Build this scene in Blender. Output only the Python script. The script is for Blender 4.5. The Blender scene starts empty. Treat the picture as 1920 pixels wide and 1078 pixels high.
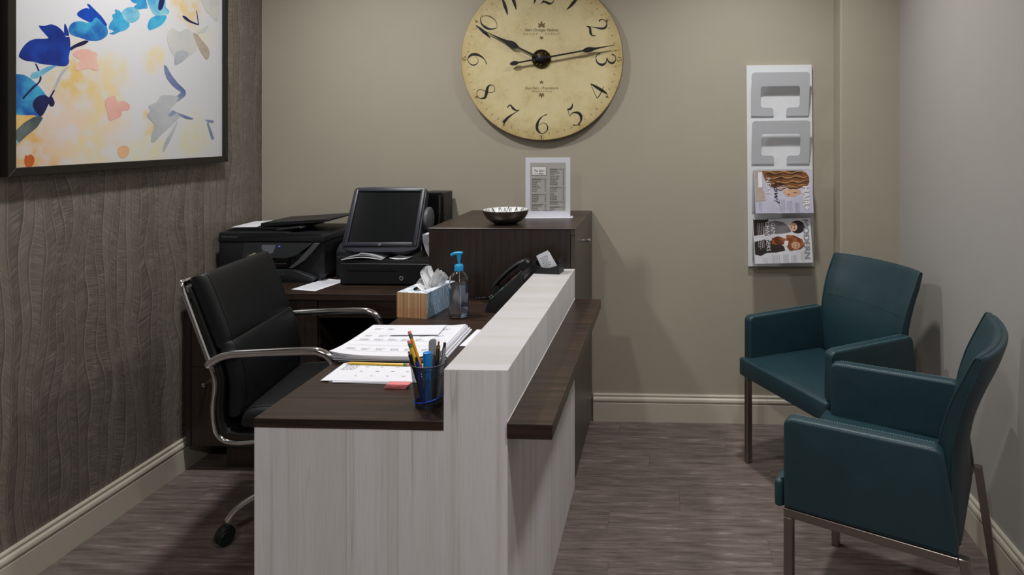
import bpy, bmesh, math, random
from mathutils import Vector, Matrix
from mathutils.geometry import tessellate_polygon
random.seed(7)
PI = math.pi
C = bpy.context.scene.collection
SC = bpy.context.scene

# ------------------------------------------------------------------ camera, world, exposure
F_PX, CAM_H, YAW = 1250.0, 1.40, math.atan(0.04)
cam_d = bpy.data.cameras.new('camera'); cam = bpy.data.objects.new('camera', cam_d); C.objects.link(cam)
cam_d.sensor_fit = 'HORIZONTAL'; cam_d.sensor_width = 36.0
cam_d.lens = 36.0 * F_PX / 1920.0
cam_d.shift_x = (960 - 1199) / 1920.0
cam_d.shift_y = (246 - 539) / 1920.0
cam_d.clip_start = 0.02
cam.location = (0, 0, CAM_H); cam.rotation_euler = (PI / 2, 0, YAW)
SC.camera = cam
w = bpy.data.worlds.new('world'); SC.world = w; w.use_nodes = True
w.node_tree.nodes['Background'].inputs[0].default_value = (0.6, 0.65, 0.7, 1)
w.node_tree.nodes['Background'].inputs[1].default_value = 0.02
SC.view_settings.view_transform = 'Standard'; SC.view_settings.look = 'None'
SC.view_settings.gamma = 1.0; SC.view_settings.use_curve_mapping = False
SC.view_settings.exposure = -0.12
CEIL = 2.60
# ceiling downlights: x, y, watts, beam angle; last is an unseen added fill
LAMPS = [(-1.33, 2.30, 19, 150), (0.25, 0.85, 12, 135), (0.35, 2.45, 14, 135), (-0.70, -0.80, 30, 175)]

# ------------------------------------------------------------------ node / material helpers
def lin(c):
    return tuple(((v / 255) / 12.92 if v / 255 <= 0.04045 else ((v / 255 + 0.055) / 1.055) ** 2.4) for v in c) + (1.0,)
class NG:
    def __init__(s, name):
        s.m = bpy.data.materials.new(name); s.m.use_nodes = True
        s.t = s.m.node_tree; s.n = s.t.nodes; s.b = s.n['Principled BSDF']
    def put(s, sock, v):
        if hasattr(v, 'is_output'): s.t.links.new(v, sock)
        elif v is not None: sock.default_value = v
    def math(s, op, a, b=None, c=None, clamp=False):
        n = s.n.new('ShaderNodeMath'); n.operation = op; n.use_clamp = clamp
        for i, v in enumerate((a, b, c)):
            if v is not None: s.put(n.inputs[i], v)
        return n.outputs[0]
    def mix(s, f, a, b, mode='MIX'):
        n = s.n.new('ShaderNodeMix'); n.data_type = 'RGBA'; n.blend_type = mode
        s.put(n.inputs[0], f); s.put(n.inputs[6], a); s.put(n.inputs[7], b)
        return n.outputs[2]
    def coord(s, scale=None, which='Object'):
        o = s.n.new('ShaderNodeTexCoord').outputs[which]
        if scale is None: return o
        m = s.n.new('ShaderNodeMapping'); m.inputs['Scale'].default_value = scale
        s.t.links.new(o, m.inputs[0]); return m.outputs[0]
    def sep(s, v):
        n = s.n.new('ShaderNodeSeparateXYZ'); s.t.links.new(v, n.inputs[0]); return n.outputs
    def comb(s, x=0.0, y=0.0, z=0.0):
        n = s.n.new('ShaderNodeCombineXYZ')
        for i, v in enumerate((x, y, z)): s.put(n.inputs[i], v)
        return n.outputs[0]
    def noise(s, vec, scale=5.0, detail=3.0, rough=0.5, out=0):
        n = s.n.new('ShaderNodeTexNoise'); s.t.links.new(vec, n.inputs['Vector'])
        n.inputs['Scale'].default_value = scale; n.inputs['Detail'].default_value = detail
        n.inputs['Roughness'].default_value = rough
        return n.outputs[out]
    def rng(s, v, a, b, c=0.0, d=1.0):
        n = s.n.new('ShaderNodeMapRange'); n.interpolation_type = 'SMOOTHSTEP'
        for i, x in enumerate((v, a, b, c, d)): s.put(n.inputs[i], x)
        return n.outputs[0]
    def white(s, v):
        n = s.n.new('ShaderNodeTexWhiteNoise'); n.noise_dimensions = '1D'; s.put(n.inputs['W'], v); return n.outputs[0]
    def bump(s, h, strength=0.2, dist=0.002):
        n = s.n.new('ShaderNodeBump'); n.inputs['Strength'].default_value = strength; n.inputs['Distance'].default_value = dist
        s.t.links.new(h, n.inputs['Height']); s.t.links.new(n.outputs[0], s.b.inputs['Normal'])
    def done(s, col=None, rough=None, metal=None, spec=None):
        s.put(s.b.inputs['Base Color'], col); s.put(s.b.inputs['Roughness'], rough)
        s.put(s.b.inputs['Metallic'], metal); s.put(s.b.inputs['Specular IOR Level'], spec)
        return s.m
MATS = {}
def plain(name, rgb, rough=0.5, metal=0.0, var=0.06, scale=30.0, spec=0.5, bump=0.0, bscale=400.0):
    if name in MATS: return MATS[name]
    g = NG(name); c = g.coord(); f = g.noise(c, scale, 3)
    a = lin([max(0, v * (1 - var)) for v in rgb]); b = lin([min(255, v * (1 + var)) for v in rgb])
    if bump: g.bump(g.noise(c, bscale, 2), bump, 0.001)
    MATS[name] = g.done(g.mix(f, a, b), rough, metal, spec); return MATS[name]
def two(name, rgb1, rgb2, scale=6.0, rough=0.5, lo=0.35, hi=0.65):
    g = NG(name); c = g.coord(); f = g.rng(g.noise(c, scale, 4, 0.6), lo, hi)
    MATS[name] = g.done(g.mix(f, lin(rgb1), lin(rgb2)), rough); return MATS[name]

def wood(name, dark, light, axis, rough=0.32, spec=0.5):
    """fine straight grain running along the axis (0, 1, 2)"""
    g = NG(name); sc = [70.0, 70.0, 70.0]; sc[axis] = 2.2
    sc2 = [260.0, 260.0, 260.0]; sc2[axis] = 5.0
    f = g.math('ADD', g.math('MULTIPLY', g.noise(g.coord(tuple(sc)), 1.0, 4, 0.6), 0.65), g.math('MULTIPLY', g.noise(g.coord(tuple(sc2)), 1.0, 2), 0.35))
    MATS[name] = g.done(g.mix(g.rng(f, 0.35, 0.65), lin(dark), lin(light)), rough, 0.0, spec); return MATS[name]
wood('wood_x', (35, 26, 21), (60, 44, 35), 0, 0.36); wood('wood_z', (36, 27, 24), (54, 42, 37), 2, 0.42)
wood('wood_door', (66, 60, 53), (80, 73, 65), 2, 0.4)

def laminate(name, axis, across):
    """white wood-grain laminate; across paints in brightness for missing front light"""
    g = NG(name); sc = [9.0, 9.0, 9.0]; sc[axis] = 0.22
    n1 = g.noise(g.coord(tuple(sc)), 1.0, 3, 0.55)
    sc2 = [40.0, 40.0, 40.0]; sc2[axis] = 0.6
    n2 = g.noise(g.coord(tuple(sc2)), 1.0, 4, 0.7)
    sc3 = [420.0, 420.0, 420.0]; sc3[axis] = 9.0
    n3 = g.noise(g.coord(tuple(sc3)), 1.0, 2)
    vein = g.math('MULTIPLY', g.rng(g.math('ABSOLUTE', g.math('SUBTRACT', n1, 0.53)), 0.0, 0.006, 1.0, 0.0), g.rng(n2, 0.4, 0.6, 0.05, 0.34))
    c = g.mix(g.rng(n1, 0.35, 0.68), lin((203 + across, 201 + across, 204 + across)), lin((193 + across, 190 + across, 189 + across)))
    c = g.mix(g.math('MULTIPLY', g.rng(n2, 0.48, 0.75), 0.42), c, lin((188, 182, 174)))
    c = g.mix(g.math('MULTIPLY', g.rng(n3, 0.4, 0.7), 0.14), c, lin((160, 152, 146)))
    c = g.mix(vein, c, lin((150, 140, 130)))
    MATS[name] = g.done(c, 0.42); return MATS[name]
laminate('laminate_z_lit', 2, 26); laminate('laminate_x', 0, -3)  # same laminate: upright faces painted brighter than the top to stand in for light

def make_wallpaper():
    g = NG('wallpaper'); x, y, z = g.sep(g.coord())
    v = g.comb(y, z, 0.0)
    n = g.noise(g.comb(g.math('MULTIPLY', y, 8.0), g.math('MULTIPLY', z, 3.4), 0.0), 1.0, 0.0)
    n2 = g.noise(g.comb(g.math('MULTIPLY', y, 2.0), g.math('MULTIPLY', z, 1.3), 5.0), 1.0, 0.0)
    u = g.math('ADD', g.math('ADD', g.math('MULTIPLY', y, 31.0), g.math('MULTIPLY', n, 2.9)), g.math('MULTIPLY', n2, 2.2))
    band = g.math('FLOOR', u); fr = g.math('FRACT', u)
    rnd = g.white(band); rnd2 = g.white(g.math('ADD', band, 37.3))
    slope = g.math('MULTIPLY', g.math('SUBTRACT', rnd, 0.5), 0.075)
    zz = g.math('ADD', z, g.math('MULTIPLY', fr, slope))
    h2 = g.noise(g.comb(g.math('MULTIPLY', fr, 0.9), g.math('MULTIPLY', zz, 400.0), g.math('MULTIPLY', band, 3.7)), 1.0, 2.0, 0.6)
    hat = g.rng(h2, 0.40, 0.62)
    blot = g.noise(g.comb(g.math('MULTIPLY', y, 30.0), g.math('MULTIPLY', z, 14.0), 0.0), 1.0, 2.0)
    amt = g.math('MULTIPLY', hat, g.rng(blot, 0.25, 0.75, 0.3, 1.0))
    base = g.mix(rnd2, lin((90, 83, 77)), lin((114, 106, 97)))
    c = g.mix(g.math('MULTIPLY', amt, 0.55), base, lin((160, 150, 141)))
    edge = g.rng(fr, 0.0, 0.10, 1.0, 0.0)
    c = g.mix(g.math('MULTIPLY', edge, 0.5), c, lin((166, 156, 147)))
    dk = g.rng(fr, 0.72, 1.0, 0.0, 0.55)
    c = g.mix(dk, c, lin((72, 66, 62)))
    g.bump(g.math('ADD', amt, edge), 0.25, 0.001)
    MATS['wallpaper'] = g.done(c, 0.55)
make_wallpaper()

def make_floor():
    g = NG('vinyl_plank'); info = g.n.new('ShaderNodeObjectInfo').outputs['Random']
    x, y, z = g.sep(g.coord()); off = g.math('MULTIPLY', info, 37.0)
    a = g.noise(g.comb(g.math('MULTIPLY', x, 5.5), g.math('MULTIPLY', y, 110.0), off), 1.0, 6.0, 0.7)
    b = g.noise(g.comb(g.math('MULTIPLY', x, 8.0), g.math('MULTIPLY', y, 42.0), off), 1.0, 5.0, 0.65)
    f = g.math('ADD', g.math('MULTIPLY', a, 0.6), g.math('MULTIPLY', b, 0.4))
    c = g.mix(g.rng(f, 0.33, 0.66), lin((82, 71, 68)), lin((128, 115, 110)))
    c = g.mix(g.math('MULTIPLY', g.rng(b, 0.58, 0.78), 0.75), c, lin((166, 154, 148)))
    c = g.mix(g.math('MULTIPLY', info, 0.14), c, lin((84, 70, 64)))
    g.bump(a, 0.12, 0.001)
    MATS['floor'] = g.done(c, g.rng(f, 0.3, 0.7, 0.42, 0.56), 0.0, 0.4)
make_floor()

plain('wall_paint', (170, 163, 147), 0.7, var=0.015, scale=8, bump=0.08, bscale=260)
plain('wall_paint_side', (166, 163, 159), 0.7, var=0.015, scale=8, bump=0.08, bscale=260)
plain('ceiling_paint', (225, 222, 215), 0.8, var=0.01)
plain('trim_paint', (196, 190, 174), 0.42, var=0.015)
plain('black_plastic', (24, 25, 28), 0.45, var=0.1, bump=0.05)
plain('black_gloss', (12, 13, 15), 0.15, var=0.05)
plain('dark_plastic', (34, 37, 40), 0.5, var=0.08)
plain('grey_plastic', (92, 96, 100), 0.4, var=0.05)
plain('navy_plastic', (34, 36, 48), 0.42, var=0.06)
plain('frame_black', (26, 23, 22), 0.38, var=0.08)
plain('chrome', (236, 236, 238), 0.11, 1.0, var=0.02)
plain('steel', (150, 141, 136), 0.34, 1.0, var=0.04)
plain('leather_black', (16, 17, 19), 0.5, var=0.12, spec=0.4, bump=0.12, bscale=500)
plain('paper', (226, 227, 234), 0.75, var=0.01)
plain('paper_grey', (150, 152, 156), 0.6, var=0.05)
plain('ink', (88, 90, 98), 0.8, var=0.1)
plain('ink_black', (26, 25, 26), 0.7, var=0.1)
plain('ink_white', (228, 226, 228), 0.6, var=0.02)
def leather_teal():
    g = NG('teal_vinyl'); c = g.coord()
    f = g.noise(c, 14, 3)
    v = g.n.new('ShaderNodeTexVoronoi'); v.inputs['Scale'].default_value = 420.0; g.t.links.new(c, v.inputs['Vector'])
    g.bump(v.outputs['Distance'], 0.22, 0.001)
    MATS['teal'] = g.done(g.mix(f, lin((25, 49, 57)), lin((33, 62, 70))), 0.44, 0.0, 0.5)
leather_teal()
plain('teal_seam', (84, 116, 124), 0.6, var=0.1, scale=300)

# ------------------------------------------------------------------ mesh helpers
def finish(name, bm, mat, parent=None, loc=None, smooth=35, kind=None):
    bmesh.ops.recalc_face_normals(bm, faces=bm.faces[:])
    me = bpy.data.meshes.new(name); bm.to_mesh(me); bm.free()
    if smooth:
        for p in me.polygons: p.use_smooth = True
        me.set_sharp_from_angle(angle=math.radians(smooth))
    me.materials.append(MATS[mat] if isinstance(mat, str) else mat)
    o = bpy.data.objects.new(name, me); C.objects.link(o)
    if parent is not None: o.parent = parent
    if loc is not None: o.location = loc
    if kind: o['kind'] = kind
    return o
def tag(o, label, cat, group=None):
    o['label'] = label; o['category'] = cat
    if group: o['group'] = group
    return o
def thing(name, label, cat, loc=(0, 0, 0), rotz=0.0, group=None):
    o = bpy.data.objects.new(name, None); o.empty_display_size = 0.05; C.objects.link(o)
    o.location = loc; o.rotation_euler = (0, 0, rotz)
    return tag(o, label, cat, group)
def copy_tree(o, parent=None):
    c = o.copy(); C.objects.link(c)
    if parent is not None: c.parent = parent
    for ch in o.children: copy_tree(ch, c)
    return c
def B(): return bmesh.new()
def box(bm, x0, x1, y0, y1, z0, z1, bev=0.0, seg=2):
    v = [bm.verts.new((x, y, z)) for x in (x0, x1) for y in (y0, y1) for z in (z0, z1)]
    fs = [bm.faces.new([v[i] for i in q]) for q in ((0, 1, 3, 2), (4, 6, 7, 5), (0, 4, 5, 1), (2, 3, 7, 6), (0, 2, 6, 4), (1, 5, 7, 3))]
    if bev > 0:
        es = list({e for f in fs for e in f.edges})
        bmesh.ops.bevel(bm, geom=es, offset=bev, segments=seg, affect='EDGES', profile=0.5)
    return bm
def prism(bm, pts, d0, d1, plane='xz', bev=0.0, seg=2):
    """polygon extruded between d0 and d1; plane xz -> along y, yz -> along x, xy -> along z"""
    def P(a, b, d): return {'xz': (a, d, b), 'yz': (d, a, b), 'xy': (a, b, d)}[plane]
    A = [bm.verts.new(P(a, b, d0)) for a, b in pts]; Z = [bm.verts.new(P(a, b, d1)) for a, b in pts]
    fs = [bm.faces.new(A), bm.faces.new(Z[::-1])]; n = len(pts)
    for i in range(n): fs.append(bm.faces.new((A[i], A[(i + 1) % n], Z[(i + 1) % n], Z[i])))
    if bev > 0:
        es = list({e for f in fs for e in f.edges})
        bmesh.ops.bevel(bm, geom=es, offset=bev, segments=seg, affect='EDGES', profile=0.5)
    return bm
def soft_panel(bm, pts, x0, x1, r, n=4):
    """flat panel in the yz plane between x0 and x1 with rolled edges of radius r"""
    m = len(pts); V = [Vector(p) for p in pts]; ar = sum(V[i].x * V[(i + 1) % m].y - V[(i + 1) % m].x * V[i].y for i in range(m)); sg = 1 if ar > 0 else -1
    nr = []
    for i in range(m):
        a = (V[i] - V[i - 1]).normalized(); b = (V[(i + 1) % m] - V[i]).normalized()
        na = Vector((-a.y, a.x)) * sg; nb = Vector((-b.y, b.x)) * sg; q = na + nb; nr.append(q / max(0.4, q.dot(na)))
    prof = [(x0 + r * (1 - math.cos(PI / 2 * k / n)), r * (1 - math.sin(PI / 2 * k / n))) for k in range(n + 1)]
    prof += [(x1 - (a - x0), d) for a, d in prof[::-1]]
    rings = [[bm.verts.new((x, V[i].x + nr[i].x * d, V[i].y + nr[i].y * d)) for i in range(m)] for x, d in prof]
    for A, Z in zip(rings, rings[1:]):
        for i in range(m): bm.faces.new((A[i], A[(i + 1) % m], Z[(i + 1) % m], Z[i]))
    bm.faces.new(rings[0]); bm.faces.new(rings[-1][::-1]); return bm
def rounded(pts, r, seg=4):
    """round the corners of a 2d polygon; r number or list"""
    out = []; n = len(pts)
    for i in range(n):
        p = Vector(pts[i]); a = Vector(pts[i - 1]); b = Vector(pts[(i + 1) % n])
        rr = r[i] if isinstance(r, (list, tuple)) else r
        if rr <= 0: out.append(tuple(p)); continue
        da = (a - p).normalized(); db = (b - p).normalized()
        rr = min(rr, 0.42 * (a - p).length, 0.42 * (b - p).length); s = p + da * rr; e = p + db * rr
        for k in range(seg + 1):
            t = k / seg
            q = s * (1 - t) ** 2 + p * 2 * t * (1 - t) + e * t * t
            out.append((q.x, q.y))
    return out
def smooth_path(pts, n=6):
    pts = [Vector(p) for p in pts]; out = []
    for i in range(len(pts) - 1):
        p0 = pts[max(i - 1, 0)]; p1 = pts[i]; p2 = pts[i + 1]; p3 = pts[min(i + 2, len(pts) - 1)]
        for k in range(n):
            t = k / n
            out.append(0.5 * ((2 * p1) + (p2 - p0) * t + (2 * p0 - 5 * p1 + 4 * p2 - p3) * t * t + (3 * p1 - p0 - 3 * p2 + p3) * t ** 3))
    out.append(pts[-1]); return out
def tube(bm, pts, r, n=10, caps=True, rx=None, up=None):
    """tube along points; r number or list; rx: second radius (flattened section)"""
    pts = [Vector(p) for p in pts]; rings = []; m = len(pts)
    nrm = None
    for i, p in enumerate(pts):
        t = (pts[min(i + 1, m - 1)] - pts[max(i - 1, 0)]).normalized()
        if nrm is None:
            a = Vector(up) if up else (Vector((0, 0, 1)) if abs(t.z) < 0.9 else Vector((1, 0, 0)))
            nrm = (a - t * a.dot(t)).normalized()
        else:
            nrm = (nrm - t * nrm.dot(t)).normalized()
        bi = t.cross(nrm); rr = r[i] if isinstance(r, (list, tuple)) else r
        r2 = rx if rx is not None else rr
        rings.append([bm.verts.new(p + nrm * (rr * math.cos(2 * PI * k / n)) + bi * (r2 * math.sin(2 * PI * k / n))) for k in range(n)])
    for a, b in zip(rings, rings[1:]):
        for k in range(n): bm.faces.new((a[k], a[(k + 1) % n], b[(k + 1) % n], b[k]))
    if caps: bm.faces.new(rings[0]); bm.faces.new(rings[-1][::-1])
    return bm
def lathe(bm, prof, n=24, at=(0, 0, 0), axis='z'):
    rings = []
    for r, h in prof:
        ring = []
        if r < 1e-6:
            q = (0, 0, h)
            ring = [q]
        else:
            ring = [(r * math.cos(2 * PI * k / n), r * math.sin(2 * PI * k / n), h) for k in range(n)]
        vs = []
        for q in ring:
            if axis == 'y': q = (q[0], -q[2], q[1])
            elif axis == 'x': q = (q[2], q[0], q[1])
            vs.append(bm.verts.new((q[0] + at[0], q[1] + at[1], q[2] + at[2])))
        rings.append(vs)
    for a, b in zip(rings, rings[1:]):
        if len(a) == 1 and len(b) == 1: continue
        for k in range(n):
            if len(a) == 1: bm.faces.new((a[0], b[k], b[(k + 1) % n]))
            elif len(b) == 1: bm.faces.new((a[k], a[(k + 1) % n], b[0]))
            else: bm.faces.new((a[k], a[(k + 1) % n], b[(k + 1) % n], b[k]))
    return bm
def sheet(bm, x0, x1, y0, y1, nx, ny, zf, t=0.0006):
    """thin solid sheet, z = zf(u, v)"""
    g = {}
    for s in (0, 1):
        for i in range(nx + 1):
            for j in range(ny + 1):
                u, v = i / nx, j / ny
                g[s, i, j] = bm.verts.new((x0 + (x1 - x0) * u, y0 + (y1 - y0) * v, zf(u, v) + s * t))
    for s in (0, 1):
        for i in range(nx):
            for j in range(ny): bm.faces.new((g[s, i, j], g[s, i + 1, j], g[s, i + 1, j + 1], g[s, i, j + 1]))
    for i in range(nx):
        for j in (0, ny): bm.faces.new((g[0, i, j], g[0, i + 1, j], g[1, i + 1, j], g[1, i, j]))
    for j in range(ny):
        for i in (0, nx): bm.faces.new((g[0, i, j], g[0, i, j + 1], g[1, i, j + 1], g[1, i, j]))
    return bm
def ribbon(bm, pts, ws, put, n=6):
    """flat brush stroke in a plane; put(a, b) -> 3d point"""
    P = smooth_path([(p[0], p[1], 0) for p in pts], n) if len(pts) > 2 else [Vector((p[0], p[1], 0)) for p in pts]
    if len(pts) == 2:
        P = [P[0].lerp(P[1], k / 8) for k in range(9)]
    m = len(P); L = []; R = []
    for i, p in enumerate(P):
        t = (P[min(i + 1, m - 1)] - P[max(i - 1, 0)]).normalized(); s = Vector((-t.y, t.x, 0))
        f = i / (m - 1) * (len(ws) - 1); k = min(int(f), len(ws) - 2); wd = ws[k] + (ws[k + 1] - ws[k]) * (f - k)
        a = p + s * wd / 2; b = p - s * wd / 2
        L.append(bm.verts.new(put(a.x, a.y))); R.append(bm.verts.new(put(b.x, b.y)))
    for i in range(m - 1): bm.faces.new((L[i], L[i + 1], R[i + 1], R[i]))
    return bm
def fill(bm, verts, pts2):
    for a, b, c in tessellate_polygon([[Vector((p[0], p[1], 0)) for p in pts2]]):
        try: bm.faces.new((verts[a], verts[b], verts[c]))
        except ValueError: pass
def quad(bm, pts): bm.faces.new([bm.verts.new(p) for p in pts]); return bm
def text(body, size, mat, parent, loc, rot, shear=0.0, align='LEFT', name='lettering', sx=1.0, space=1.0, extr=0.0, bold=0.0):
    cu = bpy.data.curves.new(name, 'FONT'); cu.body = body; cu.size = size; cu.shear = shear
    cu.align_x = align; cu.resolution_u = 3; cu.space_character = space; cu.extrude = extr; cu.offset = bold
    tmp = bpy.data.objects.new(name, cu); C.objects.link(tmp)
    bpy.context.view_layer.update()
    me = bpy.data.meshes.new_from_object(tmp.evaluated_get(bpy.context.evaluated_depsgraph_get()))
    bpy.data.objects.remove(tmp); bpy.data.curves.remove(cu)
    me.name = name; me.materials.clear(); me.materials.append(MATS[mat])
    o = bpy.data.objects.new(name, me); C.objects.link(o); o.parent = parent
    o.location = loc; o.rotation_euler = rot; o.scale = (sx, 1, 1)
    return o
WALLROT = (PI / 2, 0, 0)
def dashes(bm, x0, x1, y, h, put, seed=0, wmin=0.004, wmax=0.012, gap=0.003):
    """a line of illegibly small print: short word-length strokes"""
    r = random.Random(seed); x = x0
    while x < x1:
        wd = min(r.uniform(wmin, wmax), x1 - x)
        if wd > wmin * 0.5: quad(bm, [put(x, y), put(x + wd, y), put(x + wd, y + h), put(x, y + h)])
        x += wd + gap
    return bm

# ------------------------------------------------------------------ the room
XL, XR, YB, YF = -2.0, 1.066, 3.223, -4.6
PIL_X, PIL_Y = 0.80, 3.095
def struct(name, bm, mat, **k): return finish(name, bm, mat, kind='structure', smooth=0, **k)
struct('wall_back', box(B(), XL - 0.1, XR + 0.1, YB, YB + 0.1, -0.05, CEIL), 'wall_paint')
struct('wall_left', box(B(), XL - 0.1, XL, YF, YB, -0.05, CEIL), 'wallpaper')
struct('wall_right', box(B(), XR, XR + 0.1, YF, YB, -0.05, CEIL), 'wall_paint_side')
struct('wall_front', box(B(), XL - 0.1, XR + 0.1, YF - 0.1, YF, -0.05, CEIL), 'wall_paint_side')
struct('wall_corner', prism(B(), [(PIL_X, YB), (PIL_X, PIL_Y + 0.006), (PIL_X + 0.006, PIL_Y), (XR, PIL_Y), (XR, YB)], 0.0, CEIL, 'xy'), 'wall_paint')
struct('ceiling', box(B(), XL - 0.1, XR + 0.1, YF - 0.1, YB + 0.1, CEIL, CEIL + 0.08), 'ceiling_paint')
floor = struct('floor', box(B(), XL - 0.1, XR + 0.1, YF - 0.1, YB + 0.1, -0.06, -0.0035), plain('floor_base', (40, 34, 32), 0.8))
PW, PL = 0.152, 0.914
def plank_mesh(length):
    bm = box(B(), 0.0002, length - 0.0002, 0.0002, PW - 0.0002, -0.003, 0.0)
    top = [e for e in bm.edges if all(v.co.z > -0.001 for v in e.verts)]
    bmesh.ops.bevel(bm, geom=top, offset=0.0004, segments=1, affect='EDGES')
    bmesh.ops.recalc_face_normals(bm, faces=bm.faces[:])
    me = bpy.data.meshes.new('plank'); bm.to_mesh(me); bm.free(); me.materials.append(MATS['floor']); return me
_pm = {}
r = random.Random(3); y = YB; row = 0
while y > -1.6:
    y -= PW; x = XL - (row * 0.37 + r.uniform(0, 0.2)) % PL; row += 1
    while x < XR - 0.01:
        a = max(x, XL); b = min(x + PL, XR); L = round(b - a, 3)
        if L > 0.02:
            if L not in _pm: _pm[L] = plank_mesh(L)
            o = bpy.data.objects.new('plank', _pm[L]); C.objects.link(o); o.parent = floor; o.location = (a, y, 0)
        x += PL
BASE = [(0, 0), (0.016, 0), (0.016, 0.088), (0.012, 0.091), (0.012, 0.094), (0.017, 0.097), (0.018, 0.103), (0.016, 0.111), (0.011, 0.116), (0.009, 0.119), (0.011, 0.122), (0.011, 0.127), (0.008, 0.131), (0, 0.131)]
struct('baseboard_left', prism(B(), [(XL + a, b) for a, b in BASE], YF, YB, 'xz'), 'trim_paint')
struct('baseboard_right', prism(B(), [(XR - a, b) for a, b in BASE], YF, PIL_Y, 'xz'), 'trim_paint')
struct('baseboard_back', prism(B(), [(YB - a, b) for a, b in BASE], -0.352, 0.4795, 'yz'), 'trim_paint')
struct('baseboard_back', prism(B(), [(YB - a, b) for a, b in BASE], 0.4803, PIL_X, 'yz'), 'trim_paint')
struct('baseboard_corner', prism(B(), [(PIL_Y - a, b) for a, b in BASE], PIL_X - 0.016, XR - 0.018, 'yz'), 'trim_paint')
struct('baseboard_corner', prism(B(), [(PIL_X - a, b) for a, b in BASE], PIL_Y, YB - 0.018, 'xz'), 'trim_paint')

# ------------------------------------------------------------------ downlights
g = NG('lamp_glow'); g.b.inputs['Emission Color'].default_value = (1, 0.93, 0.82, 1); g.b.inputs['Emission Strength'].default_value = 6.0
MATS['lamp_glow'] = g.done(g.mix(g.noise(g.coord(), 20), (0.9, 0.9, 0.85, 1), (1, 1, 1, 1)), 0.5)
plain('white_trim', (235, 233, 228), 0.5, var=0.01)
def downlight(x, y, watts, beam, near):
    t = thing('ceiling_light', 'round white recessed ceiling downlight ' + near, 'ceiling light', (x, y, CEIL))
    finish('trim_ring', lathe(B(), [(0.078, 0), (0.095, 0), (0.095, -0.004), (0.078, -0.008), (0.078, 0)], 32), 'white_trim', t)
    finish('lens', lathe(B(), [(0, -0.003), (0.077, -0.003), (0.077, -0.001), (0, -0.001)], 32), 'lamp_glow', t)
    ld = bpy.data.lights.new('lamp', 'AREA'); ld.shape = 'DISK'; ld.size = 0.13; ld.energy = watts; ld.color = (1.0, 0.985, 0.965); ld.spread = math.radians(beam)
    lo = bpy.data.objects.new('lamp', ld); C.objects.link(lo); lo.parent = t; lo.location = (0, 0, -0.012)
for (lx, ly, lw, ls), near in zip(LAMPS, ('over the black office chair', 'over the front end of the desk', 'over the two teal armchairs', 'added out of view to light the desk front')):
    downlight(lx, ly, lw, ls, near)

# ------------------------------------------------------------------ reception desk
DX0, DXL, DX1, DY0, DY1 = -0.947, -0.505, -0.359, 1.497, 2.612
ZT, ZL = 0.74, 0.858
desk = thing('reception_desk', 'white wood-grain reception desk with dark wood worktop and raised white ledge', 'desk', (DX0, DY0, 0))
def W(px, py, pz=0.0): return (px, py, pz)
def part(name, bm, mat, parent, smooth=0):
    """bmesh given in world coordinates, parent Empty unrotated"""
    base = Vector(parent.location); p = parent
    while p.parent: p = p.parent; base += Vector(p.location)
    bmesh.ops.translate(bm, verts=bm.verts[:], vec=-base)
    return finish(name, bm, mat, parent, smooth=smooth)
part('end_panel', prism(B(), [(DX0, 0.001), (DX1, 0.001), (DX1, ZL - 0.0015), (DXL, ZL - 0.0015), (DXL, ZT - 0.0215), (DX0, ZT - 0.0215)], DY0, DY0 + 0.025, 'xz', 0.0006, 1), 'laminate_z_lit', desk)
part('front_panel', box(B(), DX1 - 0.025, DX1, DY0 + 0.0256, DY1, 0.001, ZT - 0.036, 0.0006, 1), 'laminate_z_lit', desk)
part('ledge_side', box(B(), DX1 - 0.02, DX1, DY0 + 0.0256, DY1, ZT + 0.001, ZL - 0.0015, 0.0004, 1), 'laminate_z_lit', desk)
part('ledge_side', box(B(), DXL, DXL + 0.02, DY0 + 0.0256, DY1, ZT - 0.03, ZL - 0.0015, 0.0004, 1), 'laminate_z_lit', desk)
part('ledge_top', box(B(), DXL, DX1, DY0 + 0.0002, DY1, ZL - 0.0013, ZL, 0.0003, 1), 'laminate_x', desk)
part('edge_strip', box(B(), DX1 + 0.0001, DX1 + 0.001, DY0 + 0.001, DY1, ZT + 0.0005, ZT + 0.0025), 'white_trim', desk)
part('worktop', box(B(), DX0 - 0.001, DXL - 0.0005, DY0 - 0.001, 2.612, ZT - 0.021, ZT, 0.0008, 1), 'wood_x', desk)
part('shelf', box(B(), DX1 - 0.0005, -0.256, DY0 - 0.006, DY1, ZT - 0.035, ZT, 0.0015, 2), 'wood_x', desk)

# ------------------------------------------------------------------ tall cabinet
tc = thing('storage_cabinet', 'tall dark wood cabinet against the back wall with knob on its side door', 'cabinet', (-0.943, 2.616, 0))
part('body', box(B(), -0.943, -0.3775, 2.616, 3.215, 0.07, 1.0105, 0.001, 1), 'wood_z', tc)
part('cabinet_top', box(B(), -0.944, -0.3575, 2.615, 3.217, 1.0108, 1.015, 0.001, 1), 'wood_x', tc)
part('top_rail', box(B(), -0.377, -0.3585, 2.617, 3.214, 0.9905, 1.0105), 'wood_door', tc)
part('plinth', box(B(), -0.93, -0.385, 2.64, 3.21, 0.001, 0.069), 'wood_z', tc)
dr = part('door', box(B(), -0.3765, -0.3585, 2.618, 3.213, 0.03, 0.989, 0.001, 1), 'wood_door', tc)
bmk = lathe(B(), [(0.0045, 0), (0.0045, 0.016), (0.009, 0.022), (0.009, 0.03), (0.006, 0.033), (0, 0.033)], 16, (-0.3585, 2.856, 0.93), 'x')
kn = part('knob', bmk, 'chrome', dr, 40)

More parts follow.
